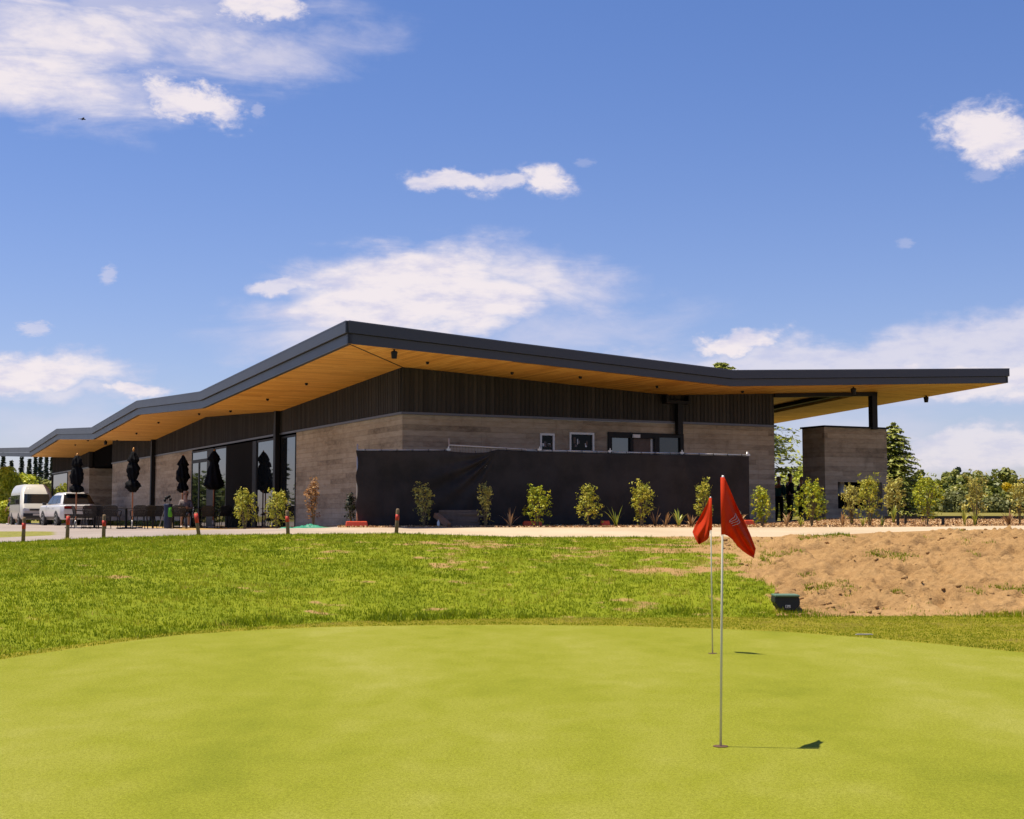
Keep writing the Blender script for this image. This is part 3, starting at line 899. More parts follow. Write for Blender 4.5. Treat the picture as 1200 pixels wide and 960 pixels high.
def tree(name, X, Y, zbase, hgt, rx, mat, label, cat='tree', group=None, n=5000, leaf=0.35, seed=0, blobs=26, trunk=0.25, low=0.15, me=None):
    root = empty(name, (X, Y, zbase), label=label, cat=cat, group=group)
    zc = hgt * (0.5 + low / 2); rz = hgt * (0.5 - low / 2)
    bl = crown_blobs(rx, rz, zc, blobs, rx * 0.22, rx * 0.45, seed)
    P, N, tone = blob_points(bl, n, 0.6)
    P[:, 2] = np.maximum(P[:, 2], 0.05)
    link('crown', leaf_mesh('crown', P, N, leaf, 0.7, tone), mat, root)
    mb = MB()
    mb.tube([(0, 0, -0.3), (0.05 * rx, 0, hgt * 0.3), (0, 0.04 * rx, hgt * 0.75)], [trunk, trunk * 0.75, trunk * 0.25], 8)
    for (bx, by, bz, br) in bl[::3]:
        mb.tube([(0, 0, max(0.3, bz * 0.5)), (bx * 0.5, by * 0.5, bz * 0.8), (bx, by, bz)], [trunk * 0.35, trunk * 0.22, 0.03], 5)
    mb.build('trunk', M['bark'], root)
    return root

def conifer_points(hgt, rx, levels, per, seed, droop=0.25, low=0.05, power=0.9, width=0.16, sub=14):
    rg = np.random.default_rng(seed)
    P, N, T = [], [], []
    br = []
    for i in range(levels):
        f = i / (levels - 1)
        z0 = hgt * (low + (0.985 - low) * f)
        L = rx * (1 - f) ** power * rg.uniform(0.8, 1.1) + 0.05 * rx
        for k in range(per):
            an = rg.uniform(0, 6.28); l = L * rg.uniform(0.65, 1.1); up = rg.uniform(0.0, 0.25)
            d = np.array([math.cos(an), math.sin(an), 0]); s_ = np.array([-math.sin(an), math.cos(an), 0])
            tone = rg.uniform(0.3, 0.7)
            tip = None
            for j in range(sub):
                t = (j + rg.random()) / sub
                off = rg.normal() * width * l * (0.35 + 0.65 * (1 - t))
                z = z0 + l * (up * t - droop * t * t) - abs(off) * 0.25 + rg.normal() * 0.02 * l
                P.append(d * l * t + s_ * off + np.array([0, 0, z]))
                N.append(np.array([0, 0, 1.0]) + d * 0.35 * t + rg.normal(size=3) * 0.35)
                T.append(np.clip(tone + rg.normal() * 0.15 + 0.2 * t, 0, 1))
            br.append(((0, 0, z0), tuple(d * l * 0.5 + np.array([0, 0, z0 + l * (up * 0.5 - droop * 0.25)])), tuple(d * l * 0.9 + np.array([0, 0, z0 + l * (up * 0.9 - droop * 0.81)]))))
    return np.array(P), np.array(N), np.array(T), br

def conifer(name, X, Y, zbase, hgt, rx, mat, label, cat='tree', group=None, levels=22, per=7, leaf=0.3, seed=0, droop=0.25, low=0.05, power=0.9, trunk=0.2, sub=14, width=0.16, branches=True, aspect=0.45):
    root = empty(name, (X, Y, zbase), label=label, cat=cat, group=group)
    P, N, T, br = conifer_points(hgt, rx, levels, per, seed, droop, low, power, width, sub)
    link('crown', leaf_mesh('crown', P, N, leaf, aspect, T), mat, root)
    mb = MB()
    mb.tube([(0, 0, -0.3), (0, 0, hgt * 0.5), (0, 0, hgt * 0.99)], [trunk, trunk * 0.6, 0.015], 7)
    if branches:
        for b in br:
            mb.tube(b, [trunk * 0.18, trunk * 0.1, 0.008], 4, cap=False)
    mb.build('trunk', M['bark'], root)
    return root

# ------------------------------------------------------------------ clubhouse
club = empty('clubhouse', C0, TH, 'low modern clubhouse with folded dark roof, timber soffit and board marked concrete walls', 'building')
AL = 2.85                                              # eave overhang in front of the left front
yb, ZC = on_left(408, 377.5, -AL)
BRT = -yb                                              # eave overhang in front of the right front
FH = 0.545
HW = on_right(472, 485.5)[1]                           # top of the concrete
GB = 0.85                                              # walls start below ground
left_eave = [(yb, ZC)] + [on_left(px, py, -AL) for px, py in [(236.7, 460), (162, 470.7), (109, 501.7), (68, 503.3), (35, 525)]]
left_eave.append(on_left(-40, 526.5, -AL))
r1, zr1 = on_right(858, 435.3, -BRT)
XT, ZT = on_right(1181, 433.2, -BRT)
right_eave = [(-AL, ZC, FH), (on_right(600, 403, -BRT)[0], on_right(600, 403, -BRT)[1], 0.47), (r1, zr1, 0.43), (XT, ZT, 0.43)]
YE, ZE = on_left(905, 497, XT)                         # far end of the roof's end eave (underside)
YE_pos, ZE_dn = YE, ZE
def zl(y):
    return float(np.interp(y, [p[0] for p in left_eave], [p[1] - FH for p in left_eave]))
def zr(x):
    return float(np.interp(x, [p[0] for p in right_eave], [p[1] - p[2] for p in right_eave]))
ztip = ZT - 0.43
def zend(y):
    return ztip + (ZE - ztip) * (y + BRT) / (YE + BRT)
Z0 = 0.5 * (zl(0) + zr(0))
DIN = 3.2

# soffits
YEND = on_left(62, 540)[0] + 0.1                        # end wall of the left wing
le = sorted(left_eave + [(YEND, float(np.interp(YEND, [p[0] for p in left_eave], [p[1] for p in left_eave])))])
s = MB()
for i in range(len(le) - 1):
    (y0, a0), (y1, a1) = le[i], le[i + 1]
    a0 -= FH; a1 -= FH
    xin = DIN if y1 <= YEND + 1e-6 else -0.35
    if i == 0:
        s.add([(-AL, y0, a0), (-AL, y1, a1), (xin, y1, a1), (xin, xin, zl(xin)), (0, 0, Z0)], [(0, 1, 2, 3, 4)])
    else:
        s.add([(-AL, y0, a0), (-AL, y1, a1), (xin, y1, a1), (xin, y0, a0)], [(0, 1, 2, 3)])
s.build('soffit', M['soffit_left'], club)
s = MB()
XC = on_right(1023, 480)[0]                            # column line at the open end
e1, e2, e3 = right_eave[1], right_eave[2], right_eave[3]
s.add([(-AL, -BRT, ZC - FH), (0, 0, Z0), (DIN, DIN, zl(DIN)), (e1[0], DIN, zr(e1[0])), (e1[0], -BRT, zr(e1[0]))], [(0, 1, 2, 3, 4)])
s.add([(e1[0], -BRT, zr(e1[0])), (e1[0], DIN, zr(e1[0])), (r1, DIN, zr(r1)), (r1, -BRT, zr(r1))], [(0, 1, 2, 3)])
ms = XT - XC                                           # end overhang
zm = zr(XC)
s.add([(r1, -BRT, zr(r1)), (r1, 0.1, zr(r1)), (XC, 0.1, zm), (XT, -BRT, ztip)], [(0, 1, 2, 3)])
s.build('soffit', M['soffit_right'], club)
s = MB()
zce = zm + (zend(YE) - ztip) * 0.92
s.add([(XT, -BRT, ztip), (XC, 0.1, zm), (XC, YE, zce), (XT, YE, zend(YE))], [(0, 1, 2, 3)])
s.build('soffit', M['soffit_left'], club)
s = MB()
s.add([(r1 - 1, 0.2, zr(r1) + 0.20), (XC - 0.05, 0.2, zm + 0.20), (XC - 0.05, YE, zce + 0.20), (r1 - 1, YE, zce + 0.20)], [(0, 1, 2, 3)])
s.build('ceiling', M['soffit_right'], club)

# dark joint strip along the soffit mitre at the corner
w = MB()
w.prism([(-AL + 0.02, -BRT + 0.04, ZC - FH - 0.004), (-AL + 0.07, -BRT + 0.02, ZC - FH - 0.004), (-0.01, -0.04, Z0 - 0.004), (-0.05, -0.01, Z0 - 0.004)], (0, 0, 0.012))
w.build('soffit_joint', M['black_metal'], club)
# fascia: two tiers, upper one proud, plus roof sheet
f = MB(); fs_ = MB()
def fascia_seg(P, Q, fp, fq, nrm):
    """P, Q top points; fp, fq heights; nrm outward"""
    n = Vector(nrm); P = Vector(P); Q = Vector(Q); up = Vector((0, 0, 1))
    for (h0, h1, proud) in ((0.0, 0.50, 0.07), (0.50, 1.0, 0.0)):
        a, b_ = P - up * fp * h0, Q - up * fq * h0
        c, d = Q - up * fq * h1, P - up * fp * h1
        if h0 > 0:
            a, b_ = a - up * 0.012, b_ - up * 0.012
        f.prism([a + n * proud, b_ + n * proud, c + n * proud, d + n * proud], -n * (0.12 + proud))
    fs_.prism([P + n * 0.075 + up * 0.002, Q + n * 0.075 + up * 0.002, Q + n * 0.075 + up * 0.035, P + n * 0.075 + up * 0.035], -n * 0.14)
for i in range(len(left_eave) - 1):
    fascia_seg((-AL, left_eave[i][0], left_eave[i][1]), (-AL, left_eave[i + 1][0], left_eave[i + 1][1]), FH, FH, (-1, 0, 0))
for i in range(3):
    p, q = right_eave[i], right_eave[i + 1]
    fascia_seg((p[0], -BRT, p[1]), (q[0], -BRT, q[1]), p[2], q[2], (0, -1, 0))
fascia_seg((XT, -BRT, ZT), (XT, YE, zend(YE) + 0.43), 0.43, 0.43, (1, 0, 0))
f.build('fascia', M['fascia'], club)
fs_.build('roof_edge_flashing', M['flashing'], club)
rs = MB()
for i in range(len(le) - 1):
    (y0, a0), (y1, a1) = le[i], le[i + 1]
    xin = DIN if y1 <= YEND + 1e-6 else -0.35
    if i == 0:
        rs.prism([(-AL + 0.05, y0 + .05, a0), (-AL + 0.05, y1, a1), (xin, y1, a1), (xin, xin, zl(xin) + FH)], (0, 0, -0.1))
    else:
        rs.prism([(-AL + 0.05, y0, a0), (-AL + 0.05, y1, a1), (xin, y1, a1), (xin, y0, a0)], (0, 0, -0.1))
rs.prism([(-AL + .05, -BRT + .05, ZC), (DIN, DIN, zl(DIN) + FH), (e1[0], DIN, e1[1]), (e1[0], -BRT + .05, e1[1])], (0, 0, -0.1))
rs.prism([(e1[0], -BRT + .05, e1[1]), (e1[0], DIN, e1[1]), (r1, DIN, zr1), (r1, -BRT + .05, zr1)], (0, 0, -0.1))
rs.prism([(r1, -BRT + .05, zr1), (r1, YE, zr1), (XC, YE, zce + 0.5), (XC, 0.1, zm + 0.45), (XT - .05, -BRT + .05, ZT)], (0, 0, -0.05))
rs.prism([(XT - .05, -BRT + .05, ZT), (XC, 0.1, zm + 0.45), (XC, YE, zce + 0.5), (XT - .05, YE, zend(YE) + 0.43)], (0, 0, -0.05))
# rest of the roof, behind what can be seen from the lawn
rs.prism([(DIN - .02, DIN, zl(DIN) + FH - .02), (DIN - .02, 58, 6.3), (14, 58, 6.3), (14, DIN, zr1)], (0, 0, -0.1))
rs.build('roof', M['roof_sheet'], club)

# concrete walls with openings
XE = on_right(908, 560)[0]
Y = lambda px: on_left(px, 540)[0]
Y347, Y225, Y132, Y105, Y80, Y62 = Y(347), Y(225), Y(132), Y(105), Y(80), Y(62)
ZWIN = HW - 0.06
def wall_x(mb, x0, x1, z0, z1, y0, y1, holes):
    xs = sorted({x0, x1, *[h[0] for h in holes], *[h[1] for h in holes]})
    for a, b_ in zip(xs[:-1], xs[1:]):
        zs = [z0]
        for h in sorted(holes, key=lambda h: h[2]):
            if h[0] <= a + 1e-6 and h[1] >= b_ - 1e-6:
                zs += [h[2], h[3]]
        zs.append(z1)
        for k in range(0, len(zs), 2):
            if zs[k + 1] - zs[k] > 0.01:
                mb.span((a, y0, zs[k]), (b_, y1, zs[k + 1]))
X_ = lambda px: on_right(px, 520)[0]
zrow = lambda px, py: on_right(px, py)[1]
win1 = (X_(632.5), X_(649.5), zrow(640, 530), zrow(640, 508))
win2 = (X_(667), X_(696), zrow(680, 530), zrow(680, 507))
door = (X_(712), X_(800), GB, zrow(740, 507))
w = MB()
wall_x(w, 0, XE, GB, HW, 0, 0.3, [win1, win2, door])
w.build('wall', M['concrete'], club)
w = MB()
w.span((0.001, 0.302, GB), (0.3, Y347, HW))
w.build('wall', M['concrete'], club)
w = MB()
w.span((0, Y225, GB), (0.3, Y132, HW)); w.span((0.302, Y132 - 0.3, GB), (4.0, Y132, HW))
w.build('wall', M['concrete'], club)
w = MB()
w.span((0, Y105, GB), (0.3, Y80, HW)); w.span((0.302, Y105, GB), (5.0, Y105 + 0.3, HW - 0.02))
w.build('wall', M['concrete'], club)
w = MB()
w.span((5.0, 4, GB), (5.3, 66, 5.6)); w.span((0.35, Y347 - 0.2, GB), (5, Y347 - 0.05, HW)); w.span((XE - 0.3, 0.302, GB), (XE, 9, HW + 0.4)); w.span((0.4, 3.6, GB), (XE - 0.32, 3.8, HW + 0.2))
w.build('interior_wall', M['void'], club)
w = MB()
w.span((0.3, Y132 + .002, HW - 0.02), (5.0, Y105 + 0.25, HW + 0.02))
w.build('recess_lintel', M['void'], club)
w = MB(); w.span((0.25, Y132 + .01, HW + .03), (0.35, Y105 - .01, 5.6)); w.build('dark_infill', M['void'], club)  # black panel colour stands in for the dark opening above the recess
w = MB(); w.span((0.01, Y105 + 0.02, HW + .001), (5.0, Y105 + 0.06, HW + .066)); w.span((0.10, Y105 + 0.02, HW + .067), (5.0, Y105 + 0.06, 5.9)); w.build('dark_infill', M['void'], club)  # added black blocker, hides the sky showing through the gap

# dark vertical cladding above the concrete, battens at regular spacing
def clad_seg(pts, fn, axis, t0=0.03):
    c = MB(); bt = MB()
    zb_ = [fn(p) + 0.03 for p in pts]
    lowz = [HW + 0.07] * len(pts)
    if axis == 'x':
        poly = [(p, -t0, z) for p, z in zip(pts, lowz)] + [(p, -t0, z) for p, z in zip(pts[::-1], zb_[::-1])]; c.prism(poly, (0, 0.2, 0))
    else:
        poly = [(-t0, p, z) for p, z in zip(pts, lowz)] + [(-t0, p, z) for p, z in zip(pts[::-1], zb_[::-1])]; c.prism(poly, (0.2, 0, 0))
    k = pts[0] + 0.1
    while k < pts[-1] - 0.05:
        zz = fn(k)
        if axis == 'x':
            bt.span((k, -t0 - 0.014, HW + 0.08), (k + 0.022, -t0 - 0.001, zz))
        else:
            bt.span((-t0 - 0.014, k, HW + 0.08), (-t0 - 0.001, k + 0.022, zz))
        k += 0.14
    o = c.build('cladding', M['cladding'], club)
    bt.build('batten', M['cladding'], o)
def cuts(a, b_, folds):
    return [a] + sorted(x for x in folds if a < x < b_) + [b_]
clad_seg(cuts(-0.03, XE - 0.02, [p[0] for p in right_eave]), zr, 'x')
clad_seg(cuts(0.0, Y132, [p[0] for p in left_eave]), zl, 'y')
clad_seg(cuts(Y105, Y62, [p[0] for p in left_eave]), zl, 'y')
w = MB(); w.span((-0.05, Y62 - 0.02, GB), (1.0, Y62 + 0.1, HW + 0.07)); w.build('end_wall', M['cladding'], club)
# lead flashing strip between concrete and cladding
w = MB()
w.span((-0.06, -0.06, HW + 0.001), (XE + 0.06, 0.0, HW + 0.068))
w.span((-0.06, 0.0, HW + 0.001), (0.0, Y132, HW + 0.068)); w.span((-0.06, Y105, HW + 0.001), (0, Y62, HW + 0.068))
w.build('flashing', M['flashing'], club)
# beams and columns
w = MB()
zb0 = zr(XE)
w.prism([(XE - 0.02, -0.1, zb0 + .02), (XC + 0.12, -0.1, zm + .0), (XC + 0.12, -0.1, zm - 0.13), (XE - 0.02, -0.1, zb0 - 0.13)], (0, 0.2, 0))
w.build('beam', M['black_metal'], club)
w = MB()
w.prism([(XC - 0.34, 0.12, zm + .17), (XC - 0.34, YE, zce + .17), (XC - 0.34, YE, zce + .05), (XC - 0.34, 0.12, zm + .05)], (0.31, 0, 0))
w.build('beam', M['black_metal'], club)
w = MB()
w.prism([(XC - 0.015, 0.12, zm + .16), (XC - 0.015, YE, zce + .16), (XC - 0.015, YE, zce - .03), (XC - 0.015, 0.12, zm - .03)], (0.03, 0, 0))
w.build('timber_trim', M['timber_trim'], club)
FBX0, FBX1 = on_right(967, 560)[0], on_right(1040, 560)[0]
zft = zrow(1003, 502)
for (px, kind) in ((1023, 'top'),):
    MB().span((XC - 0.11, -0.1, zft - .02), (XC + 0.11, 0.1, zm)).build('column', M['black_metal'], club)
for px, wd in ((324, 0.24), (179, 0.24)):
    yy = on_left(px, 540, -0.12)[0]
    MB().span((-0.21, yy - wd / 2, GB), (-0.04, yy + wd / 2, zl(yy) + 0.02)).build('column', M['black_metal'], club)
# timber soffit access beam near the corner
# fireplace block with firebox
w = MB()
fb = (on_right(982, 580)[0], on_right(1034, 580)[0], zrow(1000, 596), zrow(1000, 565))
wall_x(w, FBX0, FBX1, GB, zft, 0.001, 0.28, [fb])
w.span((FBX0, 0.281, GB), (FBX0 + 0.25, 1.15, zft)); w.span((FBX1 - 0.25, 0.281, GB), (FBX1, 1.15, zft)); 
w.build('fireplace_wall', M['concrete'], club)
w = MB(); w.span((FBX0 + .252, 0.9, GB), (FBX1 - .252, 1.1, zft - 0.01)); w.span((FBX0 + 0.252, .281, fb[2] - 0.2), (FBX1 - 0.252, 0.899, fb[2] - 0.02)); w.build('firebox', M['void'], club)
w = MB(); w.lathe([(0.20, 0), (0.24, 0.05), (0.10, 0.4), (0.10, 0.6)], 16, ((fb[0] + fb[1]) / 2 - 0.35, 0.55, fb[3] - 0.42)); w.build('flue_hood', M['alu'], club)
w = MB(); w.span((FBX0 - 0.05, -0.05, zft + .001), (FBX1 + 0.07, 1.2, zft + 0.06)); w.build('capping', M['black_metal'], club)
# small aluminium windows on the right front
for (a, b_, z0, z1) in (win1, win2):
    fr = MB()
    fr.span((a, -0.03, z0), (a + 0.06, 0.1, z1)); fr.span((b_ - 0.06, -0.03, z0), (b_, 0.1, z1)); fr.span((a + .06, -0.03, z1 - 0.06), (b_ - .06, 0.1, z1))
    o = fr.build('window', M['alu'], club)
    MB().span((a + 0.055, 0.03, z0), (b_ - 0.055, 0.05, z1 - 0.055)).build('pane', M['glass_dark'], o)
    rg = np.random.default_rng(int(a * 100))
    for k in range(6):
        xx = a + 0.1 + (b_ - a - 0.25) * rg.random(); hh = rg.uniform(0.06, 0.2); zz = z0 + rg.uniform(0.15, z1 - z0 - 0.3)
        MB().span((xx, 0.020, zz), (xx + rg.uniform(0.03, 0.09), 0.029, zz + hh)).build('display_card', M[['cloth_grey', 'white_plastic', 'weathered'][k % 3]], o)
w = MB(); w.span((win1[0] - 0.5, -0.1, zrow(650, 529.5)), (win2[1] + 0.15, -0.002, zrow(650, 528))); w.build('servery_sill', M['alu'], club)
# dark door set
zt = door[3]
fr = MB()
for px0, px1 in ((712, 716.5), (738, 741.5), (766.5, 772), (796.5, 800.5)):
    fr.span((X_(px0), -0.045, GB), (X_(px1), 0.12, zt))
fr.span((X_(716.5), -0.04, zt - 0.17), (X_(766.5), 0.11, zt)); fr.span((X_(772), -0.04, zt - 0.12), (X_(796.5), 0.11, zt + 0.0))
dr = fr.build('door', M['black_metal'], club)
for px0, px1, mt in ((716.5, 738, 'glass'), (772, 796.5, 'glass_grey')):
    MB().span((X_(px0), 0.03, GB), (X_(px1), 0.05, zt - 0.12)).build('pane', M[mt], dr)
MB().span((X_(741.5), 0.06, GB), (X_(763.5), 0.1, zt - 0.17)).build('door_leaf', M['weathered'], dr)
MB().span((X_(763.5), 0.05, GB), (X_(766.4), 0.09, zt - 0.17)).build('door_jamb', M['alu'], dr)
MB().span((X_(740), -0.12, zt - 0.16), (X_(748), -0.046, zt - 0.06)).build('door_light', M['white_plastic'], dr)
# downpipe with rain head under the roof valley
xd = X_(793); zv = zr(xd)
w = MB(); w.span((xd - 0.09, -0.23, zt - 0.02), (xd + 0.09, -0.06, zv - 0.25)); w.build('downpipe', M['black_metal'], club)
w = MB(); w.span((xd - 0.55, -0.3, zv - 0.29), (xd + 0.33, -0.06, zv - 0.2)); w.span((xd - 0.55, -0.3, zv - 0.2), (xd - 0.48, -0.06, zv - 0.02)); w.span((xd + 0.26, -0.3, zv - 0.2), (xd + 0.33, -0.06, zv - 0.02)); w.build('rainwater_head', M['black_metal'], club)

# glazing of the left front
def pane_left(px0, px1, ztop, mat=None, transom=None, mull=None, name='window', deep=0.12):
    y0, y1 = Y(px1), Y(px0)
    y0, y1 = min(y0, y1), max(y0, y1)
    fr = MB(); t = 0.07
    fr.span((-0.012, y0, GB), (0.05, y0 + t, ztop)); fr.span((-0.012, y1 - t, GB), (0.05, y1, ztop)); fr.span((-0.010, y0 + t, ztop - t), (0.048, y1 - t, ztop))
    if transom:
        fr.span((-0.010, y0 + t, transom), (0.048, y1 - t, transom + 0.14))
    if mull:
        ym = Y(mull); fr.span((-0.011, ym - 0.09, GB), (0.049, ym + 0.09, transom or ztop - t))
    o = fr.build(name, M['black_metal'], club)
    MB().span((0.01, y0 + 0.03, GB), (0.03, y1 - 0.03, ztop - 0.03)).build('pane', M[mat or 'glass'], o)
    return o
pane_left(329.5, 346.7, ZWIN)
pane_left(301, 321, ZWIN)
pane_left(251.5, 265.5, ZWIN)
pane_left(224.8, 243.3, ZWIN, transom=on_left(233, 541)[1] - 0.05, mull=233.5, name='glass_door')
w = MB(); w.span((-0.02, Y(296.5), GB), (0.02, Y(266), ZWIN)); w.build('sliding_screen', M['screen'], club)
for p0, p1 in ((301, 296.6), (251, 243.6)):
    w = MB(); w.span((-0.03, Y(p0), GB), (0.06, Y(p1), ZWIN)); w.build('glazing_post', M['black_metal'], club)
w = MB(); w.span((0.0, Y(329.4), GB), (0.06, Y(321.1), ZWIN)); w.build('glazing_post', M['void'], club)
pane_left(61.5, 79.5, HW)
# speakers, lights and cameras on the soffit
def soffit_fix(name, x, y, z, big):
    m = MB()
    if big:
        m.tube([(x, y, z + 0.02), (x, y, z - 0.06)], 0.025, 8); m.lathe([(0.07, -0.05), (0.09, -0.08), (0.065, -0.24)], 12, (x, y, z))
    else:
        m.lathe([(0.05, 0.02), (0.05, -0.03), (0.03, -0.07)], 8, (x, y, z))
    m.build(name, M['black_metal'], club)
def under_right(px, py):
    for k in np.linspace(-BRT + 0.1, 0, 60):
        x_, z_ = on_right(px, py, k)
        if z_ >= zr(x_):
            return x_, k, zr(x_)
    return x_, -1.0, zr(x_)
soffit_fix('speaker', *under_right(462, 409), True)
soffit_fix('speaker', *under_right(1000, 453), True)
best = min(((abs((600 + FPX * to_world(XT - 0.35, y_).x / to_world(XT - 0.35, y_).y) - 1087), y_) for y_ in np.linspace(-BRT + 0.5, YE - 1, 200)))[1]
soffit_fix('speaker', XT - 0.35, best, zend(best), True)
for px, py in ((501, 424), (680, 441), (770, 452), (870, 458), (600, 436)):
    soffit_fix('soffit_light', *under_right(px, py), False)
for yy in (4.0, 8.0, 12.5, 17.0, 24.0, 28.5, 33.0, 41.0, 45.0):
    soffit_fix('soffit_light', -1.5, yy, zl(yy), False)
soffit_fix('speaker', -1.4, 36.5, zl(36.5), True)

# floor slab of the covered end
w = MB(); w.span((XE, 0.35, 0.9), (XT + 1.5, YE + 2, 1.372)); w.build('terrace_slab', M['concrete_slab'], club)
print('BUILD', 'AL', AL, 'BRT', round(BRT, 2), 'HW', round(HW, 2), 'Z0', round(Z0, 2), zl(0), zr(0), 'r1', r1, 'XT', XT, 'YE', YE, ZE, 'XC', XC, 'XE', XE, [tuple(round(v, 2) for v in p) for p in left_eave])
# ------------------------------------------------------------------ trees
def tz(px, py, Y):
    return at(px, py, Y).z
def tree_px(name, px, top, wpx, Y, matk, label, group=None, kind='broad', zb=None, **kw):
    X = at(px, 600, Y).x
    zb = H(X, Y) if zb is None else zb
    hgt = tz(px, top, Y) - zb
    rx = wpx * Y / FPX / 2
    if kind == 'broad':
        return tree(name, X, Y, zb, hgt, rx, LEAF[matk], label, group=group, **kw)
    return conifer(name, X, Y, zb, hgt, rx, LEAF[matk], label, group=group, **kw)

# left: bright bushy trees behind the van
g = 'bushy trees behind the parked van'
tree_px('broadleaf_tree', 16, 541, 54, 112, 'bright', 'tallest bright green bushy tree behind the white van at the far left', g, n=12000, leaf=0.22, seed=3, low=0.0, blobs=34)
tree_px('broadleaf_tree', -14, 566, 60, 106, 'bright', 'lower bright green tree cut by the left edge of the photo', g, n=7000, leaf=0.22, seed=4, low=-0.1, blobs=30)
tree_px('broadleaf_tree', 33, 557, 42, 108, 'bright', 'rounded bright green bush directly above the van roof', g, n=9000, leaf=0.22, seed=5, low=-0.1, blobs=30)
tree_px('broadleaf_tree', 8, 586, 34, 102, 'bright', 'low bright green bush beside the person at the left edge', g, n=4500, leaf=0.20, seed=6, low=-0.2, blobs=22)
tree_px('broadleaf_tree', 48, 563, 34, 190, 'wood', 'darker mid green tree seen between the van and the clubhouse end', None, n=7000, leaf=0.34, seed=7, low=-0.2, blobs=30)
tree_px('broadleaf_tree', 72, 572, 22, 140, 'mid', 'mid green tree behind the far glazed end of the clubhouse', None, n=4500, leaf=0.26, seed=8, low=-0.05, blobs=24)
tree_px('broadleaf_tree', 40, 551, 40, 240, 'wood', 'dull green tree low behind the bright bush and the van', None, n=7000, leaf=0.45, seed=9, low=-0.2, blobs=30)
tree_px('broadleaf_tree', 60, 551, 38, 250, 'wood', 'dull green tree filling the gap beside the glazed clubhouse end', None, n=7000, leaf=0.45, seed=10, low=-0.2, blobs=30)
# far row of dark conifers
g = 'dark conifers in the far row at the left'
words = ['first', 'second', 'third', 'fourth', 'fifth', 'sixth', 'seventh', 'eighth', 'ninth', 'tenth']
for i, (px, top, w) in enumerate([(2, 531, 20), (12, 540, 18), (24, 534, 17), (33, 538, 18), (40, 535, 15), (46, 531, 17), (53, 536, 15), (60, 531, 16), (68, 537, 16), (76, 533, 17)]):
    tree_px('conifer_tree', px, top, w, 430 + 12 * (i % 3), 'conifer', 'dark tall conifer, %s from the left in the far row under the roof edge' % words[i], g, kind='con', zb=1.4,
            levels=30, per=6, leaf=1.3, seed=20 + i, droop=0.45, low=0.02, power=0.85, trunk=0.35, sub=6, width=0.30, branches=False, aspect=0.7)
# trees off to the left of the frame whose reflection shows in the glazing
g = 'trees mirrored in the clubhouse glazing'
refl = [(-61, 104, 8.0, 1.6, 'con'), (-56, 88, 4.0, 4.0, 'b'), (-62, 98, 4.4, 4.5, 'b'), (-80, 112, 8.5, 1.8, 'con'), (-66, 84, 4.2, 4.5, 'b'), (-76, 98, 4.8, 5, 'b'), (-84, 114, 5.2, 5, 'b'), (-56, 110, 4.4, 4.5, 'b'), (-49, 112, 4.2, 4.0, 'b'), (-92, 104, 5.2, 5, 'b'), (-74, 80, 4.4, 4.5, 'b')]
for i, (X, Yy, hh, rr, k) in enumerate(refl):
    lb = 'tree outside the left photo edge, seen only mirrored in the clubhouse glass'
    if k == 'con':
        conifer('conifer_tree', X, Yy, H(X, Yy), hh, rr, LEAF['conifer'], lb, group=g, levels=18, per=6, leaf=0.6, seed=50 + i, sub=9, branches=False, aspect=0.6)
    else:
        tree('broadleaf_tree', X, Yy, H(X, Yy), hh, rr, LEAF['mid'], lb, group=g, n=2500, leaf=0.45, seed=60 + i, low=-0.05)

# right: cedar behind the wing, its leader showing above the roof
tree_px('cedar_tree', 846, 425, 300, 78, 'cedar', 'tall feathery cedar behind the clubhouse, tip showing above the roof kink', None, kind='con', levels=34, per=11, leaf=0.34, seed=71, droop=0.16, low=0.06, power=0.86, trunk=0.24, sub=70, width=0.10)
tree_px('cedar_tree', 1049, 495, 98, 70, 'cedar', 'dense layered cedar right beside the concrete fireplace block', None, kind='con', levels=34, per=12, leaf=0.19, seed=72, droop=0.26, low=0.02, power=0.66, trunk=0.2, sub=34, width=0.20)
tree_px('broadleaf_tree', 934, 538, 64, 118, 'bright', 'pale green tree seen through the gap beside the fireplace block', None, n=9000, leaf=0.24, seed=73, low=-0.1, blobs=30)
tree_px('broadleaf_tree', 905, 568, 60, 112, 'mid', 'mid green bush low in the gap behind the standing people', None, n=7000, leaf=0.24, seed=74, low=-0.2, blobs=30)
tree_px('broadleaf_tree', 957, 566, 50, 108, 'bright', 'light green bush behind the people and the fireplace block', None, n=6000, leaf=0.24, seed=75, low=-0.2, blobs=26)
# far wood on the right: one mass
P_, N_, T_ = [], [], []
rgw = np.random.default_rng(5)
xs_ = [1060, 1085, 1100, 1120, 1140, 1160, 1180, 1200, 1240]
ys_ = [551, 548, 551, 544, 546, 550, 549, 558, 556]
for row, (Yd, dy, cnt) in enumerate([(300, 0, 30), (275, 9, 28), (250, 20, 28), (225, 31, 28), (208, 41, 26)]):
    for k in range(cnt):
        px = 1040 + (1300 - 1040) * (k + rgw.random() * 0.8) / cnt
        if row > 0:
            px = px - 15
        top = np.interp(px, xs_, ys_) + dy + rgw.uniform(-2, 6)
        zt = tz(px, top, Yd); X = at(px, 600, Yd).x; zb = H(X, Yd)
        hh = zt - zb; rx = rgw.uniform(11, 20) * Yd / FPX
        bl = [(X + b[0], Yd + b[1], zb + b[2], b[3]) for b in crown_blobs(rx, hh * 0.58, hh * 0.44, 22, rx * 0.22, rx * 0.42, int(rgw.integers(1e6)))]
        p, n, t_ = blob_points(bl, 1500, 0.7)
        p[:, 2] = np.maximum(p[:, 2], zb)
        shift = rgw.uniform(-0.25, 0.22)
        P_.append(p); N_.append(n); T_.append(np.clip(t_ + shift, 0, 1))
P_ = np.concatenate(P_); N_ = np.concatenate(N_); T_ = np.concatenate(T_)
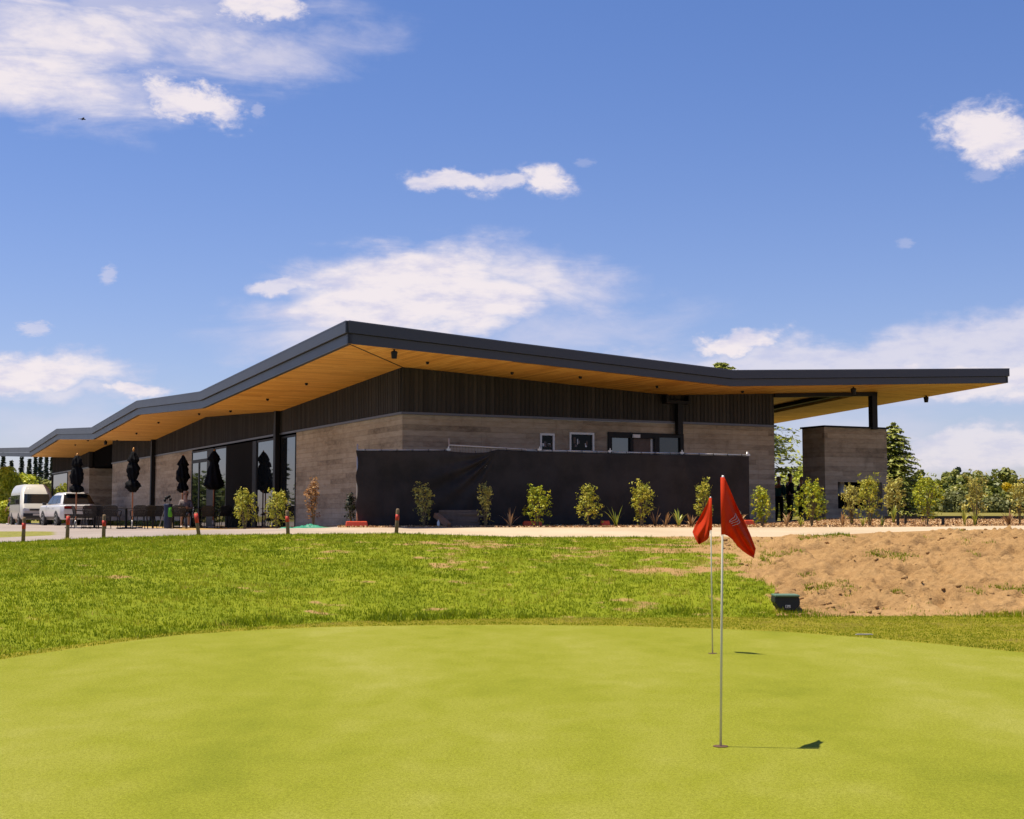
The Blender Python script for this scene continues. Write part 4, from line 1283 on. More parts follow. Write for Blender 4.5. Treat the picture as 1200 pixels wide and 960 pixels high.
o = link('distant_wood', leaf_mesh('distant_wood', P_, N_, 0.85, 0.7, T_), LEAF['wood'])
tag(o, 'distant mixed green wood filling the right background', 'wood', kind='stuff')
tree_px('pine_tree', 1126, 538, 12, 310, 'conifer', 'small dark pine rising above the crest of the far wood', None, n=1500, leaf=0.9, seed=80, low=0.0, zb=2.0)
X = at(1182, 600, 190).x
tree('flowering_shrub', X, 190, tz(1182, 576, 190), 1.15, 1.0, LEAF['yellow'], 'bright yellow flowering shrub crown in front of the far wood', 'shrub', n=1500, leaf=0.28, seed=81, low=0.0, trunk=0.1)
for i, (px, top, w, Yd, mk, lb) in enumerate([(1118, 574, 46, 175, 'olive', 'olive green scrubby bush in front of the far wood'), (1165, 580, 40, 165, 'olive', 'grey green scrub bush left of the yellow shrub'), (1200, 583, 46, 160, 'olive', 'grey green scrub bush at the right photo edge')]):
    tree_px('scrub_bush', px, top, w, Yd, mk, lb, 'scrub bushes on the far grass', n=5000, leaf=0.4, seed=90 + i, low=-0.25, blobs=24)

# ------------------------------------------------------------------ young shrubs and strappy plants
S, SG, SD = LEAF['shrub'], LEAF['shrub_green'], LEAF['shrub_dull']
shr = [
    (287, 575, 30, 38.2, S, 'leafy yellow green shrub on tan soil before the dark sliding screen', 620, 1, 'oval'),
    (325, 577, 29, 37.6, S, 'leafy shrub beside the red banded post and green netting', 560, 2, 'oval'),
    (367, 565, 20, 38.6, LEAF['shrub_brown'], 'dying orange brown shrub against the concrete wall', 330, 3, 'top'),
    (411, 582, 16, 37.4, LEAF['shrub_dark'], 'small dark shrub behind the orange block at the fence end', 200, 4, 'oval'),
    (497, 570, 32, 35.9, SD, 'thin shrub with bare stems left of the timber stack', 330, 5, 'top'),
    (569, 571, 25, 35.9, SD, 'narrow lopsided shrub right of the timber stack', 260, 6, 'pole'),
    (630, 571, 34, 36.0, SG, 'dense bright green shrub above the red fence weight', 620, 7, 'oval'),
    (689, 570, 31, 36.0, S, 'upright shrub left of the green flax in front of the fence', 520, 8, 'oval'),
    (752, 567, 32, 36.0, S, 'shrub between the green flax and the brown flax by the fence', 560, 9, 'top'),
    (825, 566, 26, 36.1, S, 'shrub directly behind the two red flags', 430, 10, 'pole'),
    (893, 574, 27, 36.1, SG, 'rounded shrub in front of the concrete wall end', 560, 11, 'oval'),
    (951, 567, 42, 36.3, SG, 'wide bright shrub in front of the standing people', 800, 12, 'oval'),
    (998, 571, 28, 37.0, SD, 'shrub partly covering the firebox opening on its left', 420, 13, 'top'),
    (1019, 560, 32, 36.2, S, 'tall shrub in front of the fireplace block', 620, 14, 'oval'),
    (1048, 563, 30, 38.5, SD, 'shrub against the dark cedar right of the fireplace block', 500, 15, 'top'),
    (1086, 561, 40, 36.6, SG, 'wide shrub right of the cedar', 760, 16, 'top'),
    (1143, 557, 42, 36.8, SD, 'tall sparse brownish shrub before the far wood', 560, 17, 'pole'),
    (1195, 566, 26, 37.4, SD, 'loose shrub near the right photo edge under the yellow flowers', 380, 18, 'top'),
]
for (px, top, w, Yd, mt, lb, n, sd, shp) in shr:
    shrub(px, top, w, Yd, mt, lb, int(n * 1.9), sd, 10, 0.35, shp, 0.066)
FB_ = LEAF['flax_brown']; FG_ = LEAF['flax']
for i, (px, top, w, Yd, mt, lb, n) in enumerate([
    (598, 594, 34, 35.9, FB_, 'withered tan strappy plant left of the red fence weight', 15),
    (722, 592, 36, 35.8, FG_, 'fresh green flax plant between two shrubs by the fence', 14),
    (768, 594, 24, 35.9, FB_, 'thin brown flax right of the tallest fence shrub', 9),
    (780, 597, 22, 36.0, FB_, 'dark brown stiff flax beside the bright flax', 10),
    (795, 594, 26, 35.8, FG_, 'yellow green upright flax left of the flags', 13),
    (810, 600, 28, 36.0, FB_, 'brown spreading flax just left of the smaller flag', 16),
    (866, 596, 26, 36.1, FB_, 'brown flax behind the larger red flag', 14),
    (922, 596, 18, 36.2, FB_, 'dry grassy tuft below the standing people', 16),
    (938, 606, 10, 36.0, FG_, 'small blue green tuft at the foot of the wide shrub', 12),
    (987, 600, 26, 36.6, FB_, 'dry tan tuft at the left foot of the fireplace block', 16),
    (1011, 603, 12, 36.0, FG_, 'small green tuft under the firebox opening', 10),
    (1033, 603, 16, 36.0, FG_, 'pale green strappy tuft between two shrub stems', 13),
    (1047, 588, 16, 38.0, FG_, 'tall thin grassy flax right of the fireplace block', 9),
    (1130, 592, 14, 36.4, FG_, 'bright green broad flax left of the sparse shrub', 12),
    (1142, 597, 12, 36.4, FG_, 'green flax at the foot of the sparse shrub', 12),
    (1182, 597, 26, 36.6, FB_, 'reddish brown flax near the right photo edge', 18)]):
    flax(px, top, w, Yd, mt, lb, n, 200 + i)
for i, (px, top, Yd, lb) in enumerate([(1052, 601, 36.4, 'short dark stake at the path edge right of the fireplace block'), (1061, 604, 37.2, 'second shorter dark stake beside the wide shrub'), (1105, 606, 36.4, 'thick short dark stake left of the sparse shrub')]):
    b = on_ground(px, Yd, -0.05); h_ = tz(px, top, Yd) - b.z
    MBk = MB().box((0, 0, h_ / 2), (0.06, 0.06, h_)).box((0, 0, h_ + 0.012), (0.035, 0.035, 0.024))
    tag(MBk.build('garden_stake', M['edging'], loc=b), lb, 'stake', 'short stakes in the garden bed')
mb = MB()
pts = [on_ground(px, 41.0, 0.06) for px in range(1036, 1300, 12)]
for p, q in zip(pts[:-1], pts[1:]):
    mb.bar(p, q, 0.04, 0.10)
tag(mb.build('garden_edging', M['edging']), 'low dark edging board behind the mulch bed at right', 'edging')

# ------------------------------------------------------------------ fence with black shade cloth
FL, FR = at(417, 600, 36.6), at(878, 600, 39.2)
FLD = (FR - FL); FLD.z = 0; FLEN = FLD.length; FDIR = FLD.normalized(); FN = Vector((FDIR.y, -FDIR.x, 0))
def fence_s(px):
    """distance along the fence line for a photo column"""
    d = ray(px, 600); d.z = 0
    # solve (FL + FDIR s) x d = 0
    return -(FL.x * d.y - FL.y * d.x) / (FDIR.x * d.y - FDIR.y * d.x)
def fence_p(s_, z=0.0, off=0.0):
    p = FL + FDIR * s_ + FN * off
    return Vector((p.x, p.y, z))
def fence_z(px, py):
    p = fence_p(fence_s(px))
    return at(px, py, p.y).z
joints = [417.5, 525, 632, 715, 799.5, 877]
tops = [(527.5, 527.5), (521.5, 527.5), (527.8, 529.5), (530, 531.3), (531.5, 533.5)]
plabel = ['steel mesh fence panel at the left end by the concrete corner', 'fence panel with a raised slanting top rail and sagging cloth', 'fence panel below the two small windows', 'middle right fence panel in front of the dark doors', 'last fence panel at the right end of the black cloth']
for i in range(5):
    s0, s1 = fence_s(joints[i]) + 0.02, fence_s(joints[i + 1]) - 0.02
    z0 = fence_z(joints[i], tops[i][0]); z1 = fence_z(joints[i + 1], tops[i][1])
    p0, p1 = fence_p(s0), fence_p(s1)
    g0, g1 = H(p0.x, p0.y) + 0.12, H(p1.x, p1.y) + 0.12
    root = empty('temporary_fence', fence_p((s0 + s1) / 2, (g0 + g1) / 2), label=plabel[i], cat='fence panel', group='temporary fence panels along the building')
    o_ = root.location
    L = lambda p: Vector(p) - o_
    up = {0: (0.16, 0.0), 1: (0.17, 0.02), 4: (0.0, 0.09)}.get(i, (0.03, 0.03))
    fr = MB()
    fr.tube([L(fence_p(s0, g0)), L(fence_p(s0, z0 + up[0]))], 0.019, 8)
    fr.tube([L(fence_p(s1, g1)), L(fence_p(s1, z1 + up[1]))], 0.019, 8)
    fr.tube([L(fence_p(s0, z0)), L(fence_p(s1, z1))], 0.019, 8)
    fr.tube([L(fence_p(s0, g0 + 0.1)), L(fence_p(s1, g1 + 0.1))], 0.017, 8)
    fr.build('frame', M['galv'], root, smooth=True)
    wm = MB()
    n_ = 30
    for k in range(1, n_):
        t = k / n_; sx = s0 + (s1 - s0) * t
        wm.bar(L(fence_p(sx, g0 + (g1 - g0) * t + 0.1)), L(fence_p(sx, z0 + (z1 - z0) * t)), 0.005)
    for k in range(1, 8):
        t = k / 8
        wm.bar(L(fence_p(s0, g0 + (z0 - g0) * t, 0.006)), L(fence_p(s1, g1 + (z1 - g1) * t, 0.006)), 0.005)
    wm.build('wire_mesh', M['galv'], root)
    cl = MB()
    cl.box(L(fence_p(s1 + 0.02, z1 + 0.01, 0.02)), (0.11, 0.06, 0.05), rz=math.atan2(FDIR.y, FDIR.x)); cl.tube([L(fence_p(s1 + 0.02, z1 - 0.05, 0.03)), L(fence_p(s1 + 0.02, z1 + 0.09, 0.03))], 0.016, 6)
    cl.build('clamp', M['alu'], root)
# cloth: one long sheet tied to the panels
nu, nv = 300, 60
sa, sb = fence_s(417.5) - 0.0, fence_s(877.5)
V = []
_tx = [417, 430, 470, 522, 540, 555, 570, 583, 605, 640, 700, 760, 830, 878]
_ty = [528.0, 528.4, 528.4, 528.6, 530.2, 531.0, 530.2, 526.9, 528.0, 529.4, 530.9, 532.3, 533.6, 534.6]
rgc = np.random.default_rng(31)
for j in range(nv + 1):
    for i in range(nu + 1):
        u = i / nu; sv = sa + (sb - sa) * u
        p = fence_p(sv); px = 600 + FPX * p.x / p.y
        zt = at(px, float(np.interp(px, _tx, _ty)), p.y).z
        zb_ = H(p.x, p.y) + 0.03
        t = j / nv
        z = zb_ + (zt - zb_) * t
        off = 0.055 + 0.012 * math.sin(sv * 5.3) * (1 - t) + 0.010 * math.sin(sv * 13 + 3 * t)
        # diagonal drag folds running down-left from the tie at the raised rail
        st = fence_s(583); ds = st - sv; dz = zt - z
        if ds > -0.3:
            rr = math.hypot(ds, dz); an = math.atan2(dz, ds)
            amp = 0.09 * math.exp(-((an - 0.62) / 0.42) ** 2) * min(1, rr / 0.6) * max(0, 1 - rr / 3.2)
            off += amp * math.sin(an * 20)
            off += 0.08 * math.exp(-((an - 0.55) / 0.5) ** 2) * min(1, rr) * max(0, 1 - rr / 3)
        for jn in joints[1:5]:
            dj = sv - fence_s(jn); off += 0.030 * math.exp(-(dj / 0.10) ** 2) - 0.022 * math.exp(-((dj - 0.22) / 0.13) ** 2) * (0.4 + 0.6 * t)
        off += 0.030 * math.sin(sv * 2.6 + 2.2 * t + 0.5) * math.sin(t * 3.1) + 0.012 * math.sin(sv * 7.7 - 4.0 * t)
        edge = 0.03 * math.sin(t * 17) if i < 3 else 0
        off += 0.10 * max(0, 0.12 - t) * 4 * abs(math.sin(sv * 2.1))
        V.append(tuple(fence_p(sv + edge, z, off)))
V = np.array(V)
i_, j_ = np.meshgrid(np.arange(nu), np.arange(nv), indexing='ij')
q = (j_ * (nu + 1) + i_).ravel()
F = np.stack([q, q + 1, q + nu + 2, q + nu + 1], -1)
o = link('shade_cloth', mesh_np('shade_cloth', V, F), M['shade_cloth'], smooth=True)
m_ = o.modifiers.new('thick', 'SOLIDIFY'); m_.thickness = 0.004
tag(o, 'long black shade cloth tied along the temporary fence', 'shade cloth')
for k in range(26):
    sv = sa + (sb - sa) * (k + 0.5) / 26; p = fence_p(sv); px = 600 + FPX * p.x / p.y
    zt = at(px, float(np.interp(px, _tx, _ty)), p.y).z
    MB().box(tuple(fence_p(sv, zt + 0.005, 0.055)), (0.012, 0.05, 0.09)).build('tie', M['black_metal'], o)
# plastic feet
def fence_foot(px, Yd, ln, mat, lb):
    b = on_ground(px, Yd)
    m = MB(); h_ = 0.15
    m.prism([(-ln / 2, -0.12, 0), (ln / 2, -0.12, 0), (ln / 2 - 0.02, -0.1, h_), (-ln / 2 + 0.02, -0.1, h_)], (0, 0.24, 0))
    root = empty('fence_weight', b, math.atan2(FDIR.y, FDIR.x) * 0.6, lb, 'fence weight', 'red plastic fence weights')
    m.build('block', mat, root, bevel=0.02)
    for k in (-0.28, 0, 0.28):
        MB().lathe([(0.03, h_ - 0.03), (0.035, h_ + 0.006), (0.024, h_ + 0.006)], 10, (k * ln, 0, 0)).build('socket', mat, root)
fence_foot(418, 36.4, 0.58, M['orange_plastic'], 'orange red plastic fence weight at the left end of the black cloth')
fence_foot(624, 36.6, 0.50, M['orange_plastic'], 'red fence weight half hidden behind the dense green shrub')
fence_foot(709, 37.2, 0.24, M['orange_plastic'], 'small red fence weight beside the green flax')
fence_foot(877, 38.0, 0.30, M['orange_plastic'], 'red fence weight at the right end of the black cloth')
# green netting heap on the path edge
nx, ny = 90, 26
V = []
c_ = on_ground(352, 36.6)
for j in range(ny):
    for i in range(nx):
        u, v = i / (nx - 1), j / (ny - 1)
        x_ = (u - 0.5) * 1.5; y_ = (v - 0.5) * 0.7
        prof = max(0, math.sin(math.pi * u) ** 0.5 * math.sin(math.pi * v) ** 0.6) * (0.5 + 0.5 * math.exp(-((u - 0.68) / 0.16) ** 2) + 0.2)
        n_ = float(fbm(np.array([x_ * 6]), np.array([y_ * 6]), 1.0, 4, 5)[0])
        V.append((c_.x + x_ + 0.06 * math.sin(v * 9), c_.y + y_ * (0.6 + 0.4 * math.sin(u * 3)), H(c_.x + x_, c_.y + y_) + 0.012 + prof * (0.015 + 0.22 * max(0, n_ - 0.3))))
i_, j_ = np.meshgrid(np.arange(nx - 1), np.arange(ny - 1), indexing='ij')
q = (j_ * nx + i_).ravel()
o = link('netting', mesh_np('netting', V, np.stack([q, q + 1, q + nx + 1, q + nx], -1)), M['netting'])
tag(o, 'crumpled green netting lying on the ground by the concrete wall', 'netting')
# weathered timber stack
stk = on_ground(538, 36.5)
tw = ['top', 'second', 'third', 'fourth', 'fifth', 'sixth', 'lowest']
for k in range(7):
    zc = 0.035 + 0.062 * (6 - k)
    ln = [1.08, 1.02, 1.14, 1.05, 0.95, 1.0, 0.9][k]; dx = [0.02, -0.02, 0.03, -0.03, 0.04, 0.03, 0.06][k]
    m = MB().box((dx, 0, 0), (ln, 0.62 - 0.045 * (6 - k) + [0, .03, -.05, .02, 0, -.04, .03][k], 0.060), rz=R([5, -3, 2, 6, -5, 1, 3][k]))
    m.box((dx + ln * 0.5 + 0.012, 0.05, 0), (0.022, 0.22, 0.045), rz=R([2, -1, 1, 3, -2, 0, 1][k]))
    o = m.build('timber_plank', M['weathered'], loc=stk + Vector((0, 0, zc)), bevel=0.006)
    tag(o, 'weathered brown plank, %s of the timber stack against the black cloth' % tw[k], 'plank', 'planks of the timber stack')
a0 = on_ground(510.5, 36.0); a1 = on_ground(526, 35.6)
m = MB().bar(Vector((a0.x, a0.y, tz(511, 603.5, 36.0))), Vector((a1.x, a1.y, a1.z + 0.05)), 0.13)
tag(m.build('timber_post', M['log'], bevel=0.012), 'short square reddish timber post leaning on the plank stack', 'post')
b = on_ground(514, 35.8)
tag(MB().lathe([(0.035, 0), (0.04, 0.03), (0.04, 0.13), (0.015, 0.17), (0.015, 0.19)], 10, b).build('bottle', M['white_plastic'], smooth=True), 'small pale bottle on the ground below the leaning timber post', 'bottle')

# ------------------------------------------------------------------ bollards along the lawn edge
def bollard(px, top, bot, lean, label, band=(0.26, 0.13)):
    Yd = KD - 0.02
    b = on_ground(px, Yd)
    b.z = H(b.x, Yd) - 0.06
    hh = tz(px, top, Yd) - b.z
    r = 0.040
    root = empty('bollard', b, label=label, cat='bollard', group='red banded timber posts along the lawn edge')
    root.rotation_euler = (0, R(lean), 0)
    MB().lathe([(r * 1.05, 0), (r * 1.02, hh * 0.5), (r * 0.97, hh - 0.04), (r * 0.8, hh - 0.008), (r * 0.4, hh)], 14).build('post', M['bollard'], root, smooth=True)
    MB().lathe([(r * 1.05, hh - band[0]), (r * 1.07, hh - (band[0] + band[1]) / 2), (r * 1.05, hh - band[1])], 14, wob=lambda i, a: 1 + 0.02 * math.sin(3 * a + i)).build('band', M['bollard_red'], root, smooth=True)
    return root, hh
bollard(28, 606, 634, 1, 'red banded timber post at the far left, furthest from the umbrellas')
bollard(79.5, 604, 628, 1, 'weathered post with red upper half in front of the white car', (0.21, 0.02))
bollard(122, 603, 629, 0.5, 'red banded post in front of the dark patio chairs')
bollard(234, 600, 627, -9, 'leaning red topped post below the wide folded umbrella', (0.24, 0.03))
bollard(338, 598, 626, -3, 'slim dark post with red band beside the green netting')
bollard(464.5, 596, 624, 3, 'pale timber post with red band before the black cloth')

# ------------------------------------------------------------------ umbrellas, tables, chairs
def umbrella(px, Yd, top, base_y, prof, label, wob=0.16, seed=0):
    """prof: list of (photo row, width in px) of the folded canopy"""
    b = on_ground(px, Yd)
    rg = np.random.default_rng(seed); ph = rg.uniform(0, 6.28, 40)
    zt = tz(px, top, Yd) - b.z
    root = empty('umbrella', b, label=label, cat='umbrella', group='folded black umbrellas on the terrace')
    zs = [(tz(px, y, Yd) - b.z, w * Yd / FPX / 2) for y, w in prof]
    zs = sorted(zs)
    dense = []
    for (z0, r0), (z1, r1_) in zip(zs[:-1], zs[1:]):
        for t in (0, 0.34, 0.67):
            dense.append((r0 + (r1_ - r0) * t, z0 + (z1 - z0) * t))
    dense.append((zs[-1][1], zs[-1][0]))
    def wf(i, a):
        return 1 + wob * math.sin(8 * a + 0.35 * i) + 0.10 * math.sin(3 * a + ph[i % 40])
    MB().lathe(dense, 40, wob=wf).build('canopy', M['umbrella'], root, smooth=True)
    MB().tube([(0, 0, 0.04), (0, 0, zt - 0.12)], 0.026, 10).build('pole', M['pole_wood'], root, smooth=True)
    MB().lathe([(0.03, zt - 0.14), (0.045, zt - 0.08), (0.03, zt - 0.03), (0.008, zt)], 12).build('finial', M['brass'], root, smooth=True)
    m = MB().box((0, 0, 0.03), (0.62, 0.62, 0.06)); m.build('base', M['concrete_slab'], root, bevel=0.01)
    MB().lathe([(0.045, 0.06), (0.04, 0.3)], 12).build('sleeve', M['galv'], root, smooth=True)
umbrella(89, 52.5, 531, 619, [(534, 4), (538, 9), (545, 12), (547, 8), (550, 11), (558, 14), (566, 12), (568.5, 8), (571, 14), (575, 15), (577.5, 8)], 'folded black umbrella standing behind the white car', seed=1)
umbrella(155, 52.5, 524.5, 619, [(529.5, 4), (534, 8), (540, 13), (542, 9), (546, 12), (550, 14), (558, 11), (562.5, 8), (566, 15), (570, 17), (574, 11), (577, 6)], 'folded black umbrella with tied waist in front of the concrete wall', seed=2)
umbrella(213.5, 55, 532.5, 616, [(533.5, 2), (538, 6), (544.5, 13), (546.5, 9), (552, 12), (560, 14.5), (564, 11), (566, 8), (571, 12), (574, 12), (577.5, 6)], 'folded black umbrella with rounded bundles left of the glass door', seed=3)
umbrella(250, 53.5, 526.5, 615, [(528.5, 3), (533, 9), (538.5, 15), (540, 11), (543, 9), (550, 13), (560, 18), (568, 24), (570.5, 20), (574, 10)], 'folded black umbrella hanging wide like a cone beside the glass door', wob=0.10, seed=4)

def chair_proto():
    root = empty('patio_chair')
    fr, dm = M['black_metal'], M['dark_mesh']
    s_ = MB()
    s_.box((0, 0.02, 0.45), (0.46, 0.44, 0.025)); s_.tube([(-0.24, -0.2, 0.455), (0.24, -0.2, 0.455), (0.24, 0.24, 0.455), (-0.24, 0.24, 0.455), (-0.24, -0.2, 0.455)], 0.014, 6)
    s_.build('seat', dm, root)
    bk = MB()
    pts = [(-0.20, -0.21, 0.46), (-0.24, -0.25, 0.66), (-0.22, -0.29, 0.79), (-0.15, -0.31, 0.83), (0.15, -0.31, 0.83), (0.22, -0.29, 0.79), (0.24, -0.25, 0.66), (0.20, -0.21, 0.46)]
    bk.tube(pts + [pts[0]], 0.014, 6)
    for k in range(-6, 7):
        xx = k * 0.033; zt_ = 0.82 - 0.03 * (abs(k) / 6) ** 3
        bk.bar((xx * 0.9, -0.21, 0.46), (xx, -0.255, 0.66), 0.029, 0.006); bk.bar((xx, -0.255, 0.66), (xx, -0.305, zt_), 0.029, 0.006)
    for zz, yy_ in ((0.54, -0.232), (0.63, -0.252), (0.72, -0.275)):
        bk.bar((-0.225, yy_, zz), (0.225, yy_, zz), 0.006, 0.014)
    bk.build('backrest', dm, root)
    for sx in (-1, 1):
        MB().tube([(sx * 0.22, 0.22, 0.45), (sx * 0.25, 0.25, 0.0)], 0.015, 6).build('leg', fr, root)
        MB().tube([(sx * 0.22, -0.19, 0.45), (sx * 0.26, -0.30, 0.0)], 0.015, 6).build('leg', fr, root)
        MB().tube([(sx * 0.245, -0.25, 0.67), (sx * 0.29, -0.05, 0.66), (sx * 0.285, 0.18, 0.64), (sx * 0.25, 0.24, 0.45)], 0.016, 6).build('armrest', fr, root)
    return root
def table_proto():
    root = empty('patio_table')
    MB().box((0, 0, 0.735), (0.78, 0.78, 0.025)).build('tabletop', M['dark_mesh'], root, bevel=0.01)
    MB().tube([(0, 0, 0.03), (0, 0, 0.72)], 0.045, 10).build('pedestal', M['black_metal'], root)
    m = MB(); m.bar((-0.3, -0.3, 0.02), (0.3, 0.3, 0.02), 0.07, 0.04); m.bar((-0.3, 0.3, 0.025), (0.3, -0.3, 0.025), 0.07, 0.04); m.build('foot', M['black_metal'], root)
    return root
chair0 = chair_proto(); used = [False]
def chair(px, Yd, rz, label):
    o = chair0 if not used[0] else copy_tree(chair0)
    used[0] = True
    o.location = on_ground(px, Yd); o.rotation_euler = (0, 0, R(rz))
    tag(o, label, 'chair', 'dark mesh chairs on the terrace')
table0 = table_proto(); usedt = [False]
def table(px, Yd, rz, label):
    o = table0 if not usedt[0] else copy_tree(table0)
    usedt[0] = True
    o.location = on_ground(px, Yd); o.rotation_euler = (0, 0, R(rz))
    tag(o, label, 'table', 'square dark tables on the terrace')
for a in [(95, 51.5, -60, 'dark mesh chair just right of the umbrella pole by the white car'),
          (106, 50.6, 10, 'dark mesh chair with its back to the lawn behind the white car'),
          (119, 50.9, -14, 'dark mesh chair left of the red banded post'),
          (131.5, 49.6, 6, 'large looking dark chair just right of the red banded post'),
          (163, 49.6, 24, 'dark chair immediately right of the tied waist umbrella pole'),
          (171.5, 50.4, 50, 'dark chair turned sideways left of the black column'),
          (178.5, 52.4, 150, 'dark chair in front of the black column'),
          (188, 51.6, 12, 'dark chair just left of the golf bag'),
          (210.5, 50.3, 8, 'dark chair in front of the seated person'),
          (222, 53.6, -80, 'dark chair behind the leaning red topped post'),
          (245.5, 52.0, 0, 'dark flat backed chair before the cone shaped umbrella'),
          (262, 53.8, 30, 'dark chair before the glass right of the cone umbrella'),
          (271, 54.4, -40, 'dark chair furthest right, half behind the leafy shrub')]:
    chair(*a)
for a in [(111, 52.4, 10, 'square dark table among the chairs behind the white car'),
          (148, 50.4, 20, 'square dark table beside the tied waist umbrella'),
          (203, 52.6, 15, 'square dark table in front of the seated person'),
          (234, 53.4, 15, 'square dark table below the glass door')]:
    table(*a)
# golf bag with green panel
b = on_ground(197, 50.8)
root = empty('golf_bag', b, R(20), 'dark golf bag with lime green panel standing among the chairs', 'golf bag')
MB().lathe([(0.13, 0.02), (0.15, 0.06), (0.14, 0.5), (0.15, 0.84), (0.16, 0.88), (0.14, 0.9)], 16).build('bag_body', M['bag_navy'], root, smooth=True)
m = MB(); m.lathe([(0.06, 0.42), (0.09, 0.46), (0.09, 0.74), (0.06, 0.79)], 12, (0.06, -0.10, 0)); m.build('pocket', M['cloth_lime'], root, smooth=True)
for k, (dx, dy, hh) in enumerate([(-0.06, 0.03, 1.1), (0.03, 0.05, 1.16), (0.05, -0.04, 1.05), (-0.03, -0.05, 1.12), (-0.09, -0.01, 1.02)]):
    c_ = MB(); c_.tube([(dx, dy, 0.85), (dx * 1.4, dy * 1.4, hh)], 0.008, 5); c_.lathe([(0.02, 0), (0.045, 0.03), (0.05, 0.08), (0.02, 0.12)], 10, (dx * 1.4, dy * 1.4, hh - 0.05))
    c_.build('golf_club', M['black_metal'], root, smooth=True)
m = MB(); m.tube([(-0.1, 0.1, 0.75), (-0.3, 0.25, 0.0)], 0.012, 5); m.tube([(0.12, 0.1, 0.75), (0.2, 0.32, 0.0)], 0.012, 5); m.build('stand_leg', M['galv'], root)
# low hedge strip by the wall foot
b0 = to_world(-0.25, Y(224) + 0.3); P = []
ys = RNG.uniform(Y(222), Y(133), 5000); xs = -0.15 - RNG.random(5000) * 0.45
wp = np.array([[C0.x + ER.x * x_ + EL.x * y_, C0.y + ER.y * x_ + EL.y * y_] for x_, y_ in zip(xs, ys)])
zz = height(wp[:, 0], wp[:, 1]) + RNG.random(5000) ** 1.5 * 0.22 + 0.02
o = link('ground_cover', leaf_mesh('ground_cover', np.column_stack([wp, zz]), RNG.normal(size=(5000, 3)) + [0, 0, 0.6], 0.10, 0.5), LEAF['mid'])
tag(o, 'low dark green planting strip at the foot of the concrete wall', 'ground cover', kind='stuff')

# ------------------------------------------------------------------ vehicles
def lofted(levels):
    """levels: (z, x_rear, x_front, half width, corner cut) -> MB of a closed body"""
    m = MB(); V = []; n = 8
    for (z, xr, xf, w, c) in levels:
        V += [(xr, -w + c, z), (xr + c, -w, z), (xf - c, -w, z), (xf, -w + c, z), (xf, w - c, z), (xf - c, w, z), (xr + c, w, z), (xr, w - c, z)]
    F = []
    for i in range(len(levels) - 1):
        for k in range(n):
            a, b = i * n + k, i * n + (k + 1) % n
            F.append((a, b, b + n, a + n))
    F.append(tuple(range(n))[::-1]); F.append(tuple((len(levels) - 1) * n + k for k in range(n)))
    m.add(V, F); return m
def lv_interp(levels, z):
    zs = [l[0] for l in levels]
    return [float(np.interp(z, zs, [l[i] for l in levels])) for i in (1, 2, 3)]
def panel(levels, face, pts, thick=0.012, inset=0.004):
    """panel on a face ('rear', 'front', 'left', 'right'); pts: bottom-left, bottom-right, top-right, top-left as (along, z)"""
    (u0, z0), (u1, z1), (u2, z2), (u3, z3) = pts
    cuts_ = [0.0] + sorted(t for t in ((l[0] - z0) / (z3 - z0) for l in levels) if 0.03 < t < 0.97) + [1.0]
    d = Vector({'rear': (-thick - .006, 0, 0), 'front': (thick + .006, 0, 0), 'left': (0, thick + .006, 0), 'right': (0, -thick - .006, 0)}[face])
    def P(u, z):
        xr, xf, w = lv_interp(levels, z)
        return Vector({'rear': (xr + 0.006, u, z), 'front': (xf - 0.006, u, z), 'left': (u, w - 0.006, z), 'right': (u, -w + 0.006, z)}[face])
    A_ = [P(u0 + (u3 - u0) * t, z0 + (z3 - z0) * t) for t in cuts_]; B_ = [P(u1 + (u2 - u1) * t, z1 + (z2 - z1) * t) for t in cuts_]
    n = len(cuts_)
    V = A_ + B_ + [p + d for p in A_] + [p + d for p in B_]
    F = []
    for i in range(n - 1):
        F += [(i, i + 1, n + i + 1, n + i), (2 * n + i, 3 * n + i, 3 * n + i + 1, 2 * n + i + 1), (i, 2 * n + i, 2 * n + i + 1, i + 1), (n + i, n + i + 1, 3 * n + i + 1, 3 * n + i)]
    F += [(0, n, 3 * n, 2 * n), (n - 1, 3 * n - 1, 4 * n - 1, 2 * n - 1)]
    m = MB(); m.add(V, F); return m
def wheel(root, x, y, r, wd):
    sy = 1 if y > 0 else -1
    def cyl(rad0, y0, y1, prof=None):
        m = MB(); n = 28
        m.tube([(x, y0, r), (x, y1, r)], rad0, n); return m
    t = MB(); t.tube([(x, y - sy * wd, r), (x, y - sy * 0.02, r), (x, y, r)], [r, r, r * 0.93], 28)
    w_ = t.build('wheel', M['rubber'], root, smooth=False)
    h = MB(); h.tube([(x, y, r), (x, y + sy * 0.008, r)], r * 0.66, 20)
    h.build('rim', M['rim'], w_)
    h = MB()
    for k in range(5):
        a = k * 2 * math.pi / 5
        h.bar((x + math.cos(a + .6) * r * .2, y + sy * 0.012, r + math.sin(a + .6) * r * .2), (x + math.cos(a + .6) * r * .55, y + sy * 0.012, r + math.sin(a + .6) * r * .55), 0.05, 0.008)
    h.build('wheel_slot', M['rubber'], w_)
def arch(root, x, y, r):
    sy = 1 if y > 0 else -1
    m = MB(); m.tube([(x, y - sy * 0.2, r), (x, y + sy * 0.004, r)], r + 0.045, 26); m.build('wheel_arch', M['car_black'], root)

suv_base = at(92, 600, 71.5); suv = empty('parked_car', (suv_base.x, suv_base.y, H(suv_base.x, suv_base.y)), label='white car with dark rear window and black tail strip parked beside the clubhouse', cat='car')
